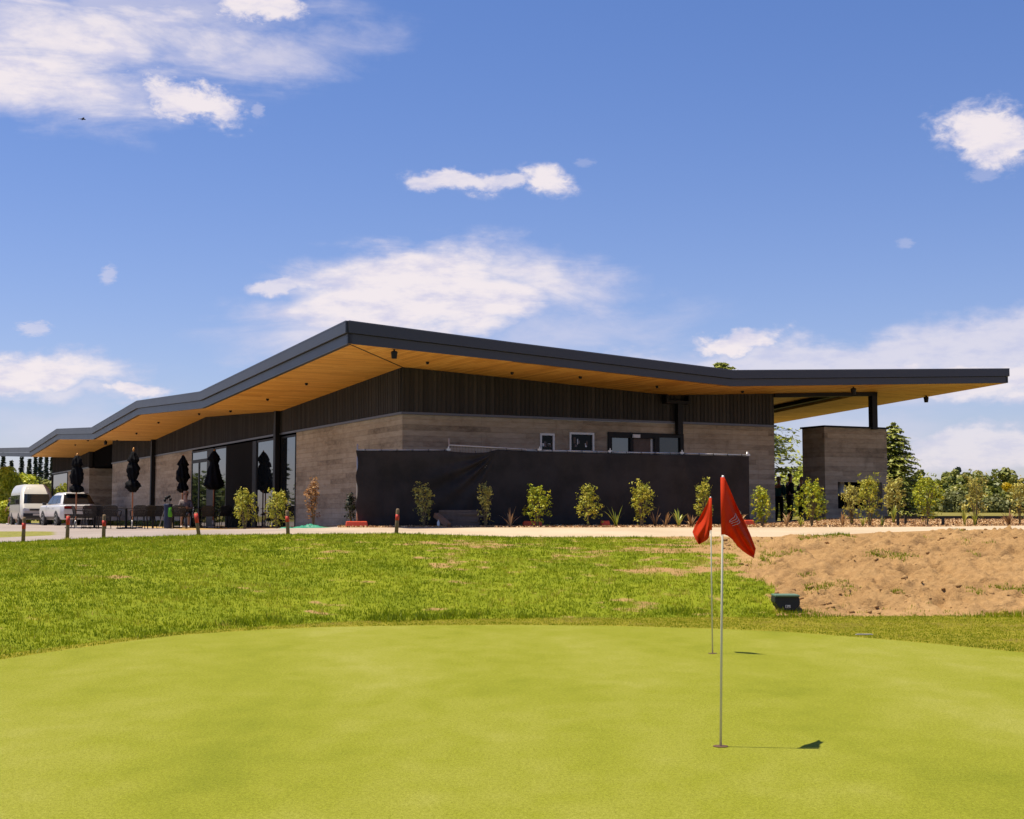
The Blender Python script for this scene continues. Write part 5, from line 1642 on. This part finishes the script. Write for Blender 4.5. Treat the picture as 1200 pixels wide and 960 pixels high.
# local +X is the direction of travel; park it along the left front, nose away
hd = math.atan2(EL.y, EL.x) + R(5)
suv.rotation_euler = (0, 0, hd)
suv.location = Vector(suv.location) + Vector((math.cos(hd), math.sin(hd), 0)) * 2.2
low = [(0.30, -2.26, 2.18, 0.84, 0.10), (0.48, -2.33, 2.30, 0.93, 0.16), (0.80, -2.36, 2.33, 0.95, 0.18), (1.00, -2.33, 2.20, 0.93, 0.2), (1.06, -2.28, 1.9, 0.88, 0.22)]
top_ = [(1.04, -2.26, 1.15, 0.86, 0.16), (1.35, -2.02, 0.62, 0.79, 0.14), (1.62, -1.74, 0.12, 0.68, 0.14), (1.70, -1.50, -0.15, 0.56, 0.16)]
lofted(low).build('body', M['car_white'], suv, bevel=0.09, smooth=True)
lofted(top_).build('cabin', M['car_white'], suv, bevel=0.07, smooth=True)
panel(top_, 'rear', [(-0.80, 1.10), (0.80, 1.10), (0.64, 1.585), (-0.64, 1.585)]).build('rear_window', M['car_glass'], suv)
panel(top_, 'front', [(-0.68, 1.10), (0.68, 1.10), (0.55, 1.58), (-0.55, 1.58)]).build('windscreen', M['car_glass'], suv)
for sd in ('left', 'right'):
    panel(top_, sd, [(-1.86, 1.16), (-1.18, 1.12), (-1.18, 1.54), (-1.58, 1.54)]).build('side_window', M['car_glass'], suv)
    panel(top_, sd, [(-1.12, 1.12), (-0.20, 1.10), (-0.20, 1.55), (-1.12, 1.55)]).build('side_window', M['car_glass'], suv)
    panel(top_, sd, [(-0.14, 1.10), (0.78, 1.10), (0.18, 1.53), (-0.14, 1.55)]).build('side_window', M['car_glass'], suv)
    sy = 1 if sd == 'left' else -1
    for xw in (-1.42, 1.38):
        arch(suv, xw, 0.945 * sy, 0.36); wheel(suv, xw, 0.955 * sy, 0.36, 0.22)
    MB().box((0.72, sy * 1.02, 1.12), (0.14, 0.2, 0.13)).build('mirror', M['car_black'], suv, bevel=0.03)
    for xh in (-0.75, 0.2):
        MB().box((xh, sy * 0.952, 0.92), (0.2, 0.03, 0.03)).build('door_handle', M['car_white'], suv)
    panel(low, sd, [(-1.95, 0.33), (1.95, 0.33), (1.95, 0.46), (-1.95, 0.46)]).build('sill', M['car_black'], suv)
panel(low, 'rear', [(-0.74, 0.84), (0.74, 0.84), (0.74, 1.0), (-0.74, 1.0)], 0.02).build('tail_strip', M['car_black'], suv)
for s0, s1 in ((-0.76, -0.40), (0.40, 0.76)):
    panel(low, 'rear', [(s0, 0.87), (s1, 0.87), (s1, 0.99), (s0, 0.99)], 0.03).build('taillight', M['tail_red'], suv)
panel(low, 'rear', [(-0.72, 0.38), (0.72, 0.38), (0.74, 0.58), (-0.74, 0.58)], 0.02).build('bumper', M['car_black'], suv)
for s0, s1 in ((-0.70, -0.5), (0.5, 0.70)):
    panel(low, 'rear', [(s0, 0.52), (s1, 0.52), (s1, 0.57), (s0, 0.57)], 0.03).build('reflector', M['tail_red'], suv)
panel(low, 'rear', [(-0.26, 0.86), (0.26, 0.86), (0.26, 0.98), (-0.26, 0.98)], 0.034).build('number_plate', M['plate'], suv)
MB().box((-1.85, 0, 1.63), (0.22, 1.1, 0.03)).build('spoiler', M['car_black'], suv, bevel=0.01)

vb = at(44, 600, 82.0); hv = math.atan2(-EL.y, -EL.x)
van = empty('parked_van', (vb.x, vb.y, H(vb.x, vb.y)), hv, 'pale high roofed van parked nose towards the lawn beside the bright trees', 'van')
van.location = Vector(van.location) - Vector((math.cos(hv), math.sin(hv), 0)) * 2.6
vl = [(0.32, -2.60, 2.56, 0.86, 0.10), (0.5, -2.66, 2.66, 0.93, 0.14), (0.95, -2.68, 2.62, 0.95, 0.16), (1.22, -2.68, 2.42, 0.945, 0.16), (1.90, -2.66, 1.86, 0.87, 0.14), (2.18, -2.62, 1.62, 0.78, 0.16), (2.40, -2.50, 1.25, 0.62, 0.2)]
lofted(vl).build('body', M['van_paint'], van, bevel=0.10, smooth=True)
panel(vl, 'front', [(-0.76, 1.27), (0.76, 1.27), (0.68, 1.82), (-0.68, 1.82)]).build('windscreen', M['car_glass'], van)
for sd, sy in (('left', 1), ('right', -1)):
    panel(vl, sd, [(1.12, 1.22), (2.05, 1.22), (1.68, 1.76), (1.12, 1.76)]).build('side_window', M['car_glass'], van)
    panel(vl, sd, [(-0.3, 1.22), (0.98, 1.22), (0.98, 1.76), (-0.3, 1.76)]).build('side_window', M['car_glass'], van)
    panel(vl, sd, [(-2.3, 1.22), (-0.42, 1.22), (-0.42, 1.76), (-2.3, 1.76)]).build('side_window', M['car_glass'], van)
    for xw in (-1.6, 1.62):
        arch(van, xw, 0.945 * sy, 0.34); wheel(van, xw, 0.955 * sy, 0.34, 0.22)
    MB().box((1.98, sy * 1.08, 1.36), (0.12, 0.2, 0.26)).build('mirror', M['car_black'], van, bevel=0.03)
    panel(vl, 'front', [(sy * 0.48, 0.80), (sy * 0.80, 0.80), (sy * 0.78, 1.0), (sy * 0.50, 0.96)], 0.02).build('headlight', M['headlight'], van)
panel(vl, 'front', [(-0.44, 0.84), (0.44, 0.84), (0.44, 0.94), (-0.44, 0.94)], 0.02).build('grille', M['car_black'], van)
panel(vl, 'front', [(-0.80, 0.36), (0.80, 0.36), (0.80, 0.68), (-0.80, 0.68)], 0.02).build('bumper', M['car_black'], van)
panel(vl, 'front', [(-0.26, 0.55), (0.26, 0.55), (0.26, 0.66), (-0.26, 0.66)], 0.036).build('number_plate', M['plate'], van)

# ------------------------------------------------------------------ people
def skin_obj(name, verts, edges, radii, mat, parent, sub=1, root=0):
    me = bpy.data.meshes.new(name)
    me.from_pydata([tuple(v) for v in verts], edges, [])
    o = bpy.data.objects.new(name, me); col.objects.link(o); o.parent = parent
    me.materials.append(mat)
    bm_ = bmesh.new(); bm_.from_mesh(me)
    lay = bm_.verts.layers.skin.verify()
    bm_.verts.ensure_lookup_table()
    for i, v in enumerate(bm_.verts):
        r = radii[i]
        v[lay].radius = r if isinstance(r, tuple) else (r, r)
        v[lay].use_root = (i == root)
    bm_.to_mesh(me); bm_.free()
    sk = o.modifiers.new('skin', 'SKIN'); sk.use_smooth_shade = True
    ss = o.modifiers.new('sub', 'SUBSURF'); ss.levels = sub; ss.render_levels = sub
    return o

def person(loc, rz, label, hgt=1.74, arms='relaxed', legs='stand', shirt='cloth_black', pants='cloth_black', hair='hair_dark', hat=None, lean=0.0, short=False, sit_z=0.46, head_turn=0.0):
    root = empty('person', loc, rz, label, 'person')
    k = hgt / 1.75
    V, E, Rr, idx = [], [], [], {}
    def add(nm, p, r, par=None):
        idx[nm] = len(V); V.append(Vector(p) * k); Rr.append((r[0] * k, r[1] * k) if isinstance(r, tuple) else r * k)
        if par is not None: E.append((idx[par], idx[nm]))
    zp = 0.93 if legs != 'sit' else sit_z / k + 0.10
    ly = -math.tan(lean)
    def up(x, y, dz):
        return (x, y + ly * dz, zp + dz)
    add('pelvis', (0, 0, zp), (0.155, 0.115))
    add('waist', up(0, 0, 0.17), (0.14, 0.105), 'pelvis')
    add('chest', up(0, 0, 0.38), (0.165, 0.115), 'waist')
    add('neck', up(0, -0.01, 0.54), 0.06, 'chest')
    add('jaw', up(0, -0.035, 0.63), (0.068, 0.075), 'neck')
    add('brow', up(0, -0.03, 0.72), (0.078, 0.092), 'jaw')
    add('crown', up(0, -0.015, 0.79), (0.06, 0.075), 'brow')
    for s_, sd in ((1, 'l'), (-1, 'r')):
        add('sh' + sd, up(s_ * 0.19, 0, 0.46), 0.062, 'chest')
        if arms == 'relaxed':
            e, w_, h = up(s_ * 0.235, 0.02, 0.18), up(s_ * 0.24, -0.07, -0.06), up(s_ * 0.235, -0.10, -0.14)
        elif arms == 'front':
            e, w_, h = up(s_ * 0.235, 0.0, 0.19), up(s_ * 0.12, -0.22, 0.16), up(s_ * 0.05, -0.25, 0.18)
        elif arms == 'table':
            e, w_, h = up(s_ * 0.25, -0.10, 0.20), up(s_ * 0.12, -0.32, 0.20), up(s_ * 0.06, -0.39, 0.21)
        else:
            e, w_, h = up(s_ * 0.22, -0.15, 0.22), up(s_ * 0.18, -0.36, 0.08), up(s_ * 0.17, -0.42, 0.02)
        add('el' + sd, e, 0.044, 'sh' + sd); add('wr' + sd, w_, 0.028, 'el' + sd); add('hand' + sd, h, (0.038, 0.026), 'wr' + sd)
        if legs == 'sit':
            kn, an, to = (s_ * 0.13, -0.42, zp - 0.03), (s_ * 0.13, -0.40, 0.09), (s_ * 0.14, -0.56, 0.035)
        elif legs == 'step':
            o_ = -0.26 * s_
            kn, an, to = (s_ * 0.10, o_ * 0.6 - 0.06, 0.50), (s_ * 0.10, o_ + 0.03, 0.09), (s_ * 0.11, o_ - 0.12, 0.035)
        else:
            kn, an, to = (s_ * 0.105, -0.01, 0.50), (s_ * 0.11, 0.03, 0.09), (s_ * 0.125, -0.13, 0.035)
        add('hip' + sd, (s_ * 0.095, 0.0, zp - 0.06), 0.092, 'pelvis')
        add('kn' + sd, kn, 0.060, 'hip' + sd); add('an' + sd, an, 0.042, 'kn' + sd); add('to' + sd, to, (0.045, 0.03), 'an' + sd)
    # fingers: four unequal bent fingers and a thumb on each hand
    for sd, s_ in (('l', 1), ('r', -1)):
        h = V[idx['hand' + sd]] / k; w_ = V[idx['wr' + sd]] / k
        d = (h - w_).normalized(); side = Vector((0, 1, 0)).cross(d)
        side = Vector((0, -1, 0)) if side.length < 0.2 else side.normalized()
        if arms == 'relaxed': side = Vector((0, -1, 0))
        palm = d.cross(side).normalized()
        for q, ln in zip((-0.028, -0.009, 0.010, 0.028), (0.055, 0.07, 0.075, 0.066)):
            a_ = h + side * q + d * 0.03; b_ = a_ + d * ln * 0.5 + palm * 0.006; c_ = b_ + d * ln * 0.42 + palm * 0.022
            add('f%s%d' % (sd, int(q * 1000)), a_, 0.010, 'hand' + sd); add('g%s%d' % (sd, int(q * 1000)), b_, 0.009, 'f%s%d' % (sd, int(q * 1000))); add('h%s%d' % (sd, int(q * 1000)), c_, 0.007, 'g%s%d' % (sd, int(q * 1000)))
        a_ = h + side * 0.045 - d * 0.005; b_ = a_ + side * 0.02 + d * 0.035
        add('t' + sd, a_, 0.012, 'hand' + sd); add('u' + sd, b_, 0.009, 't' + sd)
    skin_obj('body', V, E, Rr, M['skin'], root, 1)
    def sub_skin(nm, names, grow, mat, ends=None):
        vs = [V[idx[n]] for n in names]; ix = {n: i for i, n in enumerate(names)}
        es = [(ix[a], ix[b]) for a in names for b in names if (idx[a], idx[b]) in Eset]
        rs = []
        for n in names:
            r = Rr[idx[n]]; g = grow * k
            rs.append((r[0] + g, r[1] + g) if isinstance(r, tuple) else (r + g, r + g))
        skin_obj(nm, vs, es, rs, mat, root, 1)
    Eset = set(E)
    arm = ['shl', 'ell', 'shr', 'elr'] + ([] if short else ['wrl', 'wrr'])
    sub_skin('shirt', ['pelvis', 'waist', 'chest'] + arm, 0.030, M[shirt])
    leg = ['hipl', 'knl', 'hipr', 'knr'] + ([] if short else ['anl', 'anr'])
    sub_skin('trousers', ['pelvis', 'waist'] + leg, 0.020, M[pants])
    for sd in 'lr':
        a_, t_ = V[idx['an' + sd]], V[idx['to' + sd]]
        m = MB(); m.tube([a_ + Vector((0, 0.05, -0.045)), (a_ + t_) / 2 + Vector((0, 0, -0.025)), t_ + Vector((0, -0.03, 0.002))], [0.042, 0.05, 0.036], 10); m.build('shoe', M['white_plastic'] if short else M['cloth_black'], root, smooth=True)
    c_ = (V[idx['brow']] + V[idx['crown']]) / 2
    hm = MB(); n_ = 14
    hm.lathe([(0.088, -0.035), (0.094, 0.0), (0.09, 0.035), (0.066, 0.07), (0.02, 0.088)], n_, (c_.x, c_.y + 0.022, c_.z))
    hm.build('hair', M[hair], root, smooth=True)
    f = V[idx['brow']]
    nm = MB(); nm.prism([(f.x - 0.014, f.y - 0.088, f.z - 0.05), (f.x + 0.014, f.y - 0.088, f.z - 0.05), (f.x, f.y - 0.088, f.z - 0.005)], (0, -0.022, 0)); nm.build('nose', M['skin'], root)
    for s_ in (-1, 1):
        MB().lathe([(0.004, -0.007), (0.010, 0), (0.004, 0.007)], 8, (f.x + s_ * 0.03, f.y - 0.086, f.z - 0.004)).build('eye', M['hair_dark'], root)
        MB().lathe([(0.008, -0.026), (0.018, 0), (0.01, 0.026)], 8, (f.x + s_ * 0.082, f.y + 0.012, f.z - 0.02)).build('ear', M['skin'], root)
    MB().box((f.x, f.y - 0.084, f.z - 0.078), (0.045, 0.012, 0.009)).build('mouth', M['tail_red'], root)
    if hat:
        ht = MB(); ht.lathe([(0.17, 0.0), (0.165, 0.012), (0.10, 0.016), (0.095, 0.085), (0.06, 0.105)], 18, (c_.x, c_.y + 0.01, c_.z + 0.01)); ht.build('hat', M[hat], root, smooth=True)
    return root

FLZ = 1.372
def stand_at(px, Yd): 
    p = at(px, 600, Yd); return (p.x, p.y, FLZ)
person(stand_at(913.0, 51.2), R(150), 'person in teal top and dark trousers, leftmost of the three standing in the gap', 1.68, 'front', shirt='cloth_teal', hair='hair_grey')
person(stand_at(926.0, 50.8), R(100), 'tallest standing person in black, in the middle of the gap', 1.78, 'front', shirt='cloth_black')
person(stand_at(940.5, 51.4), R(-60), 'balding person in navy top standing beside the fireplace block', 1.68, 'front', shirt='cloth_navy', hair='hair_grey')
b = on_ground(217.5, 53.8)
person(tuple(b), R(12), 'seated person in straw hat behind the table left of the glass door', 1.72, 'table', 'sit', 'cloth_grey', 'cloth_navy', hat='straw', short=True)
o = copy_tree(chair0); o.location = b + Vector((0.0, 0.1, 0)); o.rotation_euler = (0, 0, R(192)); tag(o, 'dark chair the person in the straw hat sits on', 'chair', 'dark mesh chairs on the terrace')
b = on_ground(15.0, 88.5)
person(tuple(b), R(-110), 'person in dark top and shorts stepping out beside the van', 1.70, 'reach', 'step', 'cloth_navy', 'cloth_navy', lean=0.30, short=True)

# ------------------------------------------------------------------ flags on the putting green
def flagstick(px, py, top_py, label, uedge, ledge, sleeve, side, emblem=False):
    Yd = (EYE) * 1.0 / ((-(ray(px, py).z)) / ray(px, py).y)
    b = at(px, py, Yd); b.z = 0.0
    zt = at(px, top_py, Yd).z
    root = empty('flagstick', b, label=label, cat='golf flag', group='golf flags on the putting green')
    tx = at((sleeve[0][0] + sleeve[1][0]) / 2, top_py, Yd).x - b.x
    MB().tube([(0, 0, -0.02), (tx * 0.5, 0, zt * 0.5), (tx, 0, zt)], [0.0090, 0.0080, 0.0065], 10).build('pole', M['flag_pole'], root, smooth=True)
    MB().lathe([(0.008, zt - 0.01), (0.010, zt), (0.007, zt + 0.014)], 10, (tx, 0, 0)).build('tip', M['white_plastic'], root, smooth=True)
    hm = MB(); hm.lathe([(0.054, 0.003), (0.0535, 0.0045)], 28); hm.build('cup', M['hole'], root)
    def loc(px_, py_):
        p = at(px_, py_, Yd); return Vector((p.x - b.x, 0, p.z))
    # sleeve round the pole
    sx = [loc(*p) for p in sleeve]
    rs = abs(sx[1].x - sx[0].x) / 2
    cx = (sx[0].x + sx[1].x) / 2
    MB().tube([(cx, 0, sx[1].z), (cx, -0.004, (sx[0].z + sx[1].z) / 2), (cx, 0, sx[0].z)], [rs, rs * 1.06, rs], 14).build('sleeve', M['flag'], root, smooth=True)
    U = [loc(*p) for p in uedge]; Lo = [loc(*p) for p in ledge]
    def along(P, t):
        d = [0.0]
        for a_, c_ in zip(P[:-1], P[1:]): d.append(d[-1] + (c_ - a_).length)
        x_ = np.interp(t * d[-1], d, [p.x for p in P]); z_ = np.interp(t * d[-1], d, [p.z for p in P])
        return Vector((x_, 0, z_))
    nu, nv = 44, 40
    V = []
    deep = 1.4 * side
    def surf(t, v):
        a_, c_ = along(U, t), along(Lo, t)
        p = a_ + (c_ - a_) * v
        env = min(1, t * 3.0)
        yy = env * (0.045 * math.sin(v * 7.0 + t * 2.4) * (1 - 0.4 * t) + 0.035 * math.sin(t * 5 + v * 2.0) + 0.02 * math.sin(v * 15 - t * 3))
        y_ = yy + deep * (p.x - cx)
        q_ = (Yd + y_) / Yd
        return Vector(((p.x + b.x) * q_ - b.x, y_, (p.z - EYE) * q_ + EYE))
    for j in range(nv + 1):
        for i in range(nu + 1):
            V.append(tuple(surf(i / nu, j / nv)))
    i_, j_ = np.meshgrid(np.arange(nu), np.arange(nv), indexing='ij')
    q = (j_ * (nu + 1) + i_).ravel()
    o = link('flag', mesh_np('flag', np.array(V), np.stack([q, q + 1, q + nu + 2, q + nu + 1], -1)), M['flag'], root, smooth=True)
    md = o.modifiers.new('thick', 'SOLIDIFY'); md.thickness = 0.003; md.offset = 0
    if emblem:
        em = MB()
        # thin sweeping lines printed on the cloth, laid just in front of it (both sides of the line follow the cloth)
        grid = [surf(tt, vv) for tt in np.linspace(0.02, 1, 160) for vv in np.linspace(0, 1, 110)]
        G2 = np.array([(g_.x, g_.z) for g_ in grid])
        def find(px_, py_):
            tgt = loc(px_, py_)
            return grid[int(np.argmin((G2[:, 0] - tgt.x) ** 2 + (G2[:, 1] - tgt.z) ** 2))]
        for ln_ in ([(866, 601.5), (865, 604), (861, 607.5), (855.5, 611)], [(868, 605), (866, 608), (861.5, 610.5), (856, 612)], [(870, 609), (867.5, 611), (863, 612.5), (858.5, 613.5)], [(872, 612), (868.5, 613.8), (864, 615), (860.5, 616.5)], [(866, 601.5), (868, 605), (870, 609), (872, 612)]):
            tt_ = np.linspace(0, len(ln_) - 1, 14)
            ln = [(float(np.interp(q_, range(len(ln_)), [p[0] for p in ln_])), float(np.interp(q_, range(len(ln_)), [p[1] for p in ln_]))) for q_ in tt_]
            pts_ = [find(*p) + Vector((0, -0.007, 0)) for p in ln]
            em.tube(pts_, 0.0018, 5)
        em.build('emblem', M['flag_line'], o)
    return root
flagstick(844.5, 875, 559.5, 'nearer golf flag on pale pole with larger red flag hanging to the right',
          [(849.5, 561), (856, 575), (862, 590), (869, 604), (873, 612.5), (879, 626), (885.5, 643)],
          [(849.0, 626.5), (853, 628), (858, 632), (864, 640), (870, 645.5), (877, 650.5), (883.5, 654.0)],
          [(844.3, 559.5), (850.0, 626.5)], 1, True)
flagstick(835, 766, 583.5, 'farther golf flag on pale pole with smaller red flag folded to the left',
          [(831.5, 584), (826, 595), (820, 606), (815, 615), (811.5, 623.5), (814.5, 631), (818.5, 637.5)],
          [(832.0, 621.5), (831.5, 624), (831.2, 627.5), (830.5, 630.5), (828.5, 633), (824, 635.5), (819.0, 638.0)],
          [(830.8, 583.5), (834.5, 621.3)], -1)

# ------------------------------------------------------------------ irrigation box on the dirt bank, lid on the fringe
Yb_ = 23.15
b = on_ground(921, Yb_); zt = tz(921, 696, Yb_); zb_ = tz(921, 713, Yb_)
root = empty('valve_box', (b.x, b.y, zb_), label='green lidded dark plastic box half buried in the dirt bank', cat='valve box')
wd = 29 * Yb_ / FPX; hh = zt - zb_
m = MB()
m.prism([(-wd * 0.50, 0, hh * 0.78), (-wd * 0.49, 0, hh * 0.40), (-wd * 0.36, 0, 0.02), (-wd * 0.2, 0, -0.04), (wd * 0.30, 0, -0.03), (wd * 0.51, 0, hh * 0.22), (wd * 0.52, 0, hh * 0.45), (wd * 0.48, 0, hh * 0.78)], (0, 0.35, 0))
m.build('box_body', M['box_dark'], root, bevel=0.012)
m = MB().box((0, 0.16, hh * 0.86), (wd * 0.99, 0.40, hh * 0.16)); m.build('lid', M['box_green'], root, bevel=0.014)
m = MB().box((wd * 0.02, -0.006, hh * 0.13), (wd * 0.20, 0.01, hh * 0.2)); lb_ = m.build('sticker', M['plate'], root)
m = MB().box((-wd * 0.035, -0.013, hh * 0.13), (0.012, 0.006, hh * 0.14)).box((wd * 0.05, -0.013, hh * 0.09), (0.03, 0.006, hh * 0.05)); m.build('marking', M['box_dark'], lb_)
Yl = depth0(743, 0.0); b = on_ground(1010, Yl, 0.012)
tag(MB().box((0, 0, 0), (0.24, 0.035, 0.010)).box((0, 0, 0.008), (0.20, 0.02, 0.006)).build('marker_strip', M['concrete_slab'], loc=b, bevel=0.004), 'thin pale strip lying in the fringe grass below the dirt bank', 'marker')

# ------------------------------------------------------------------ bird
p = at(97, 140, 62)
root = empty('bird', p, R(25), 'small dark bird gliding alone in the sky at upper left', 'bird')
m = MB(); m.tube([(-0.13, 0, 0), (-0.08, 0, 0.01), (0, 0, 0.012), (0.07, 0, 0.01), (0.11, 0, 0.005), (0.135, 0, 0)], [0.006, 0.022, 0.032, 0.024, 0.018, 0.004], 10); m.build('body', M['cloth_black'], root, smooth=True)
for sy in (-1, 1):
    m = MB(); m.prism([(0.05, sy * 0.02, 0.015), (0.06, sy * 0.12, 0.035), (0.0, sy * 0.27, 0.02), (-0.03, sy * 0.13, 0.03), (-0.05, sy * 0.02, 0.012)], (0, 0, 0.006)); m.build('wing', M['cloth_black'], root)
m = MB(); m.prism([(-0.11, -0.01, 0), (-0.11, 0.01, 0), (-0.19, 0.035, 0), (-0.17, 0, 0), (-0.19, -0.035, 0)], (0, 0, 0.005)); m.build('tail', M['cloth_black'], root)

# ------------------------------------------------------------------ grass
def blades(name, P, hgt, wid, tone, label, cat, mat, per=4, spread=0.05, kind='stuff'):
    n = len(P) * per
    B = np.repeat(P, per, 0)
    B[:, :2] += RNG.normal(size=(n, 2)) * spread
    hh = np.repeat(hgt, per) * (0.5 + 0.8 * RNG.random(n))
    an = RNG.uniform(0, 2 * np.pi, n)
    ln = RNG.uniform(0.1, 0.75, n)
    tip = B + np.column_stack([np.cos(an) * hh * ln, np.sin(an) * hh * ln, hh * np.sqrt(np.maximum(0.15, 1 - ln ** 2))])
    wv = RNG.uniform(0, 2 * np.pi, n)
    w = np.repeat(wid, per)[:, None] * np.column_stack([np.cos(wv), np.sin(wv), np.zeros(n)])
    B[:, 2] -= 0.01
    V = np.stack([B - w, B + w, tip], 1).reshape(-1, 3)
    t = np.clip(np.repeat(tone, per) + RNG.normal(size=n) * 0.13, 0, 1)
    me = mesh_np(name, V, np.arange(n * 3).reshape(n, 3), {'rnd': np.repeat(t, 3)})
    o = link(name, me, mat)
    return tag(o, label, cat, kind=kind)

def scatter(nm, ylo, yhi, alim=(-0.43, 0.46)):
    n = int(nm)
    Yr = np.sqrt(RNG.uniform(ylo ** 2, yhi ** 2, n)); Ar = RNG.uniform(alim[0], alim[1], n)
    return Ar * Yr, Yr, Ar

X, Yy, Aa = scatter(95000, 15, KD)
F = np.interp(Aa, FA, FD)
bm_ = bare_mask(X, Yy)
keep = (Yy > F + 0.05) & (Yy < KD - 0.03) & (Aa < ASPLIT) & (RNG.random(len(X)) > bm_ * 0.93)
X, Yy, Aa = X[keep], Yy[keep], Aa[keep]
cl = fbm(X, Yy, 1.7, 3, 77); fn = fbm(X, Yy, 6.0, 3, 88)
tone = np.clip(0.44 + (cl - 0.5) * 0.75 + (fn - 0.5) * 0.6 + 0.28 * np.clip((Aa + 0.06) / 0.24, 0, 1) * np.clip(fbm(X, Yy, 2.4, 3, 91) * 3.0 - 0.95, 0, 1), 0.02, 0.97)
hg = 0.028 + 0.042 * np.clip(fn * 1.6 - 0.35, 0, 1)
blades('rough_grass', np.column_stack([X, Yy, height(X, Yy)]), hg, 0.0075 + 0 * hg, tone, 'rough bright green grass on the lawn bank', 'grass', LEAF['grass'], 4, 0.035)
X, Yy, Aa = scatter(110000, 15, 26, (-0.43, 0.46))
F = np.interp(Aa, FA, FD); G_ = np.interp(Aa, GA, GD)
keep = (Yy > G_ + 0.02 * RNG.random(len(X))) & (Yy < F + 0.1)
X, Yy, Aa = X[keep], Yy[keep], Aa[keep]
tone = np.clip(0.64 + (fbm(X, Yy, 1.2, 3, 31) - 0.5) * 0.9 + (fbm(X, Yy, 9.0, 2, 32) - 0.5) * 0.5 - 0.25 * np.clip(1 - (Yy - np.interp(Aa, GA, GD)) / 0.35, 0, 1), 0.03, 0.95)
blades('fringe_grass', np.column_stack([X, Yy, height(X, Yy)]), np.full(len(X), 0.020), np.full(len(X), 0.007), tone, 'short mown grass of the fringe around the putting green', 'grass', LEAF['grass'], 3, 0.03)
# longer tufts at the foot of the banks and at their edges
X, Yy, Aa = scatter(60000, 15, 27)
F = np.interp(Aa, FA, FD)
d = Yy - F
pt = fbm(X, Yy, 0.8, 3, 99)
keep = (np.abs(d - 0.15) < 0.55 * RNG.random(len(X)) ** 0.7) & (RNG.random(len(X)) < np.clip((pt - 0.40) * 5, 0.08, 1))
X, Yy, Aa, pt = X[keep], Yy[keep], Aa[keep], pt[keep]
tone = np.clip(0.24 + (fbm(X, Yy, 3.0, 3, 12) - 0.5) * 0.9 + 0.15 * (Aa > 0.16), 0.02, 0.9)
blades('long_grass', np.column_stack([X, Yy, height(X, Yy)]), 0.045 + 0.085 * np.clip((pt - 0.46) * 5, 0, 1), np.full(len(X), 0.007), tone, 'long darker grass tufts along the foot of the banks', 'grass', LEAF['grass'], 5, 0.04)
# weeds on the dirt
X, Yy, Aa = scatter(26000, 23, KD, (0.16, 0.46))
pt = fbm(X, Yy, 1.1, 3, 123, 0.6)
lim = 0.70 - 0.16 * np.clip((A(905) - Aa) / 0.02, -0.1, 1)
keep = (Aa > ASPLIT - 0.01) & (pt > lim) & (RNG.random(len(X)) < 0.8) & (Yy > np.interp(Aa, FA, FD) + 0.05)
X, Yy, Aa = X[keep], Yy[keep], Aa[keep]
if len(X):
    blades('weeds', np.column_stack([X, Yy, height(X, Yy)]), np.full(len(X), 0.06), np.full(len(X), 0.008), np.full(len(X), 0.4), 'sparse green weeds growing on the bare dirt bank', 'weeds', LEAF['grass'], 4, 0.04)
# clods and stones on the dirt
X, Yy, Aa = scatter(5200, 23, KD, (0.150, 0.46))
keep = (fbm(X, Yy, 0.9, 3, 171, 0.6) + 0.10 * RNG.normal(size=len(X)) > 0.60) & (Yy > np.interp(Aa, FA, FD) + 0.15) & ((Aa > ASPLIT) | (bare_mask(X, Yy) > 0.7))
X, Yy = X[keep], Yy[keep]
n = len(X); sz = 0.006 + 0.050 * RNG.random(n) ** 7
ico = np.array([(0, 0, 1), (0.894, 0, 0.447), (0.276, 0.851, 0.447), (-0.724, 0.526, 0.447), (-0.724, -0.526, 0.447), (0.276, -0.851, 0.447), (0.724, 0.526, -0.447), (-0.276, 0.851, -0.447), (-0.894, 0, -0.447), (-0.276, -0.851, -0.447), (0.724, -0.526, -0.447), (0, 0, -1)])
fc = np.array([(0, 1, 2), (0, 2, 3), (0, 3, 4), (0, 4, 5), (0, 5, 1), (1, 6, 2), (2, 7, 3), (3, 8, 4), (4, 9, 5), (5, 10, 1), (2, 6, 7), (3, 7, 8), (4, 8, 9), (5, 9, 10), (1, 10, 6), (6, 11, 7), (7, 11, 8), (8, 11, 9), (9, 11, 10), (10, 11, 6)])
Vv = ico[None] * (0.65 + 0.6 * RNG.random((n, 12, 1))) * sz[:, None, None] * np.array([1.2, 1, 0.75]) + np.column_stack([X, Yy, height(X, Yy)])[:, None, :] + (sz * 0.3)[:, None, None] * np.array([0, 0, 1])
Ff = fc[None] + (np.arange(n) * 12)[:, None, None]
o = link('soil_clods', mesh_np('soil_clods', Vv.reshape(-1, 3), Ff.reshape(-1, 3)), bpy.data.materials['bare_soil'])
tag(o, 'loose clods and small stones on the bare dirt bank', 'clods', kind='stuff')
# chips of mulch in the garden bed
X, Yy, Aa = scatter(16000, 35, 41, (ABED, 0.42))
keep = (Yy > fP(Aa) + 0.05); X, Yy = X[keep], Yy[keep]
n = len(X)
o = link('mulch_chips', leaf_mesh('mulch_chips', np.column_stack([X, Yy, height(X, Yy) + 0.02]), RNG.normal(size=(n, 3)) * 0.7 + [0, 0, 0.8], 0.075, 0.45), leaf_mat('mulch_chip', [(0.0, (0.17, 0.09, 0.04)), (0.5, (0.46, 0.28, 0.13)), (1.0, (0.66, 0.47, 0.27))], 0.0, 0.8, 0.2))
tag(o, 'tan bark mulch chips covering the garden bed', 'mulch', kind='stuff')
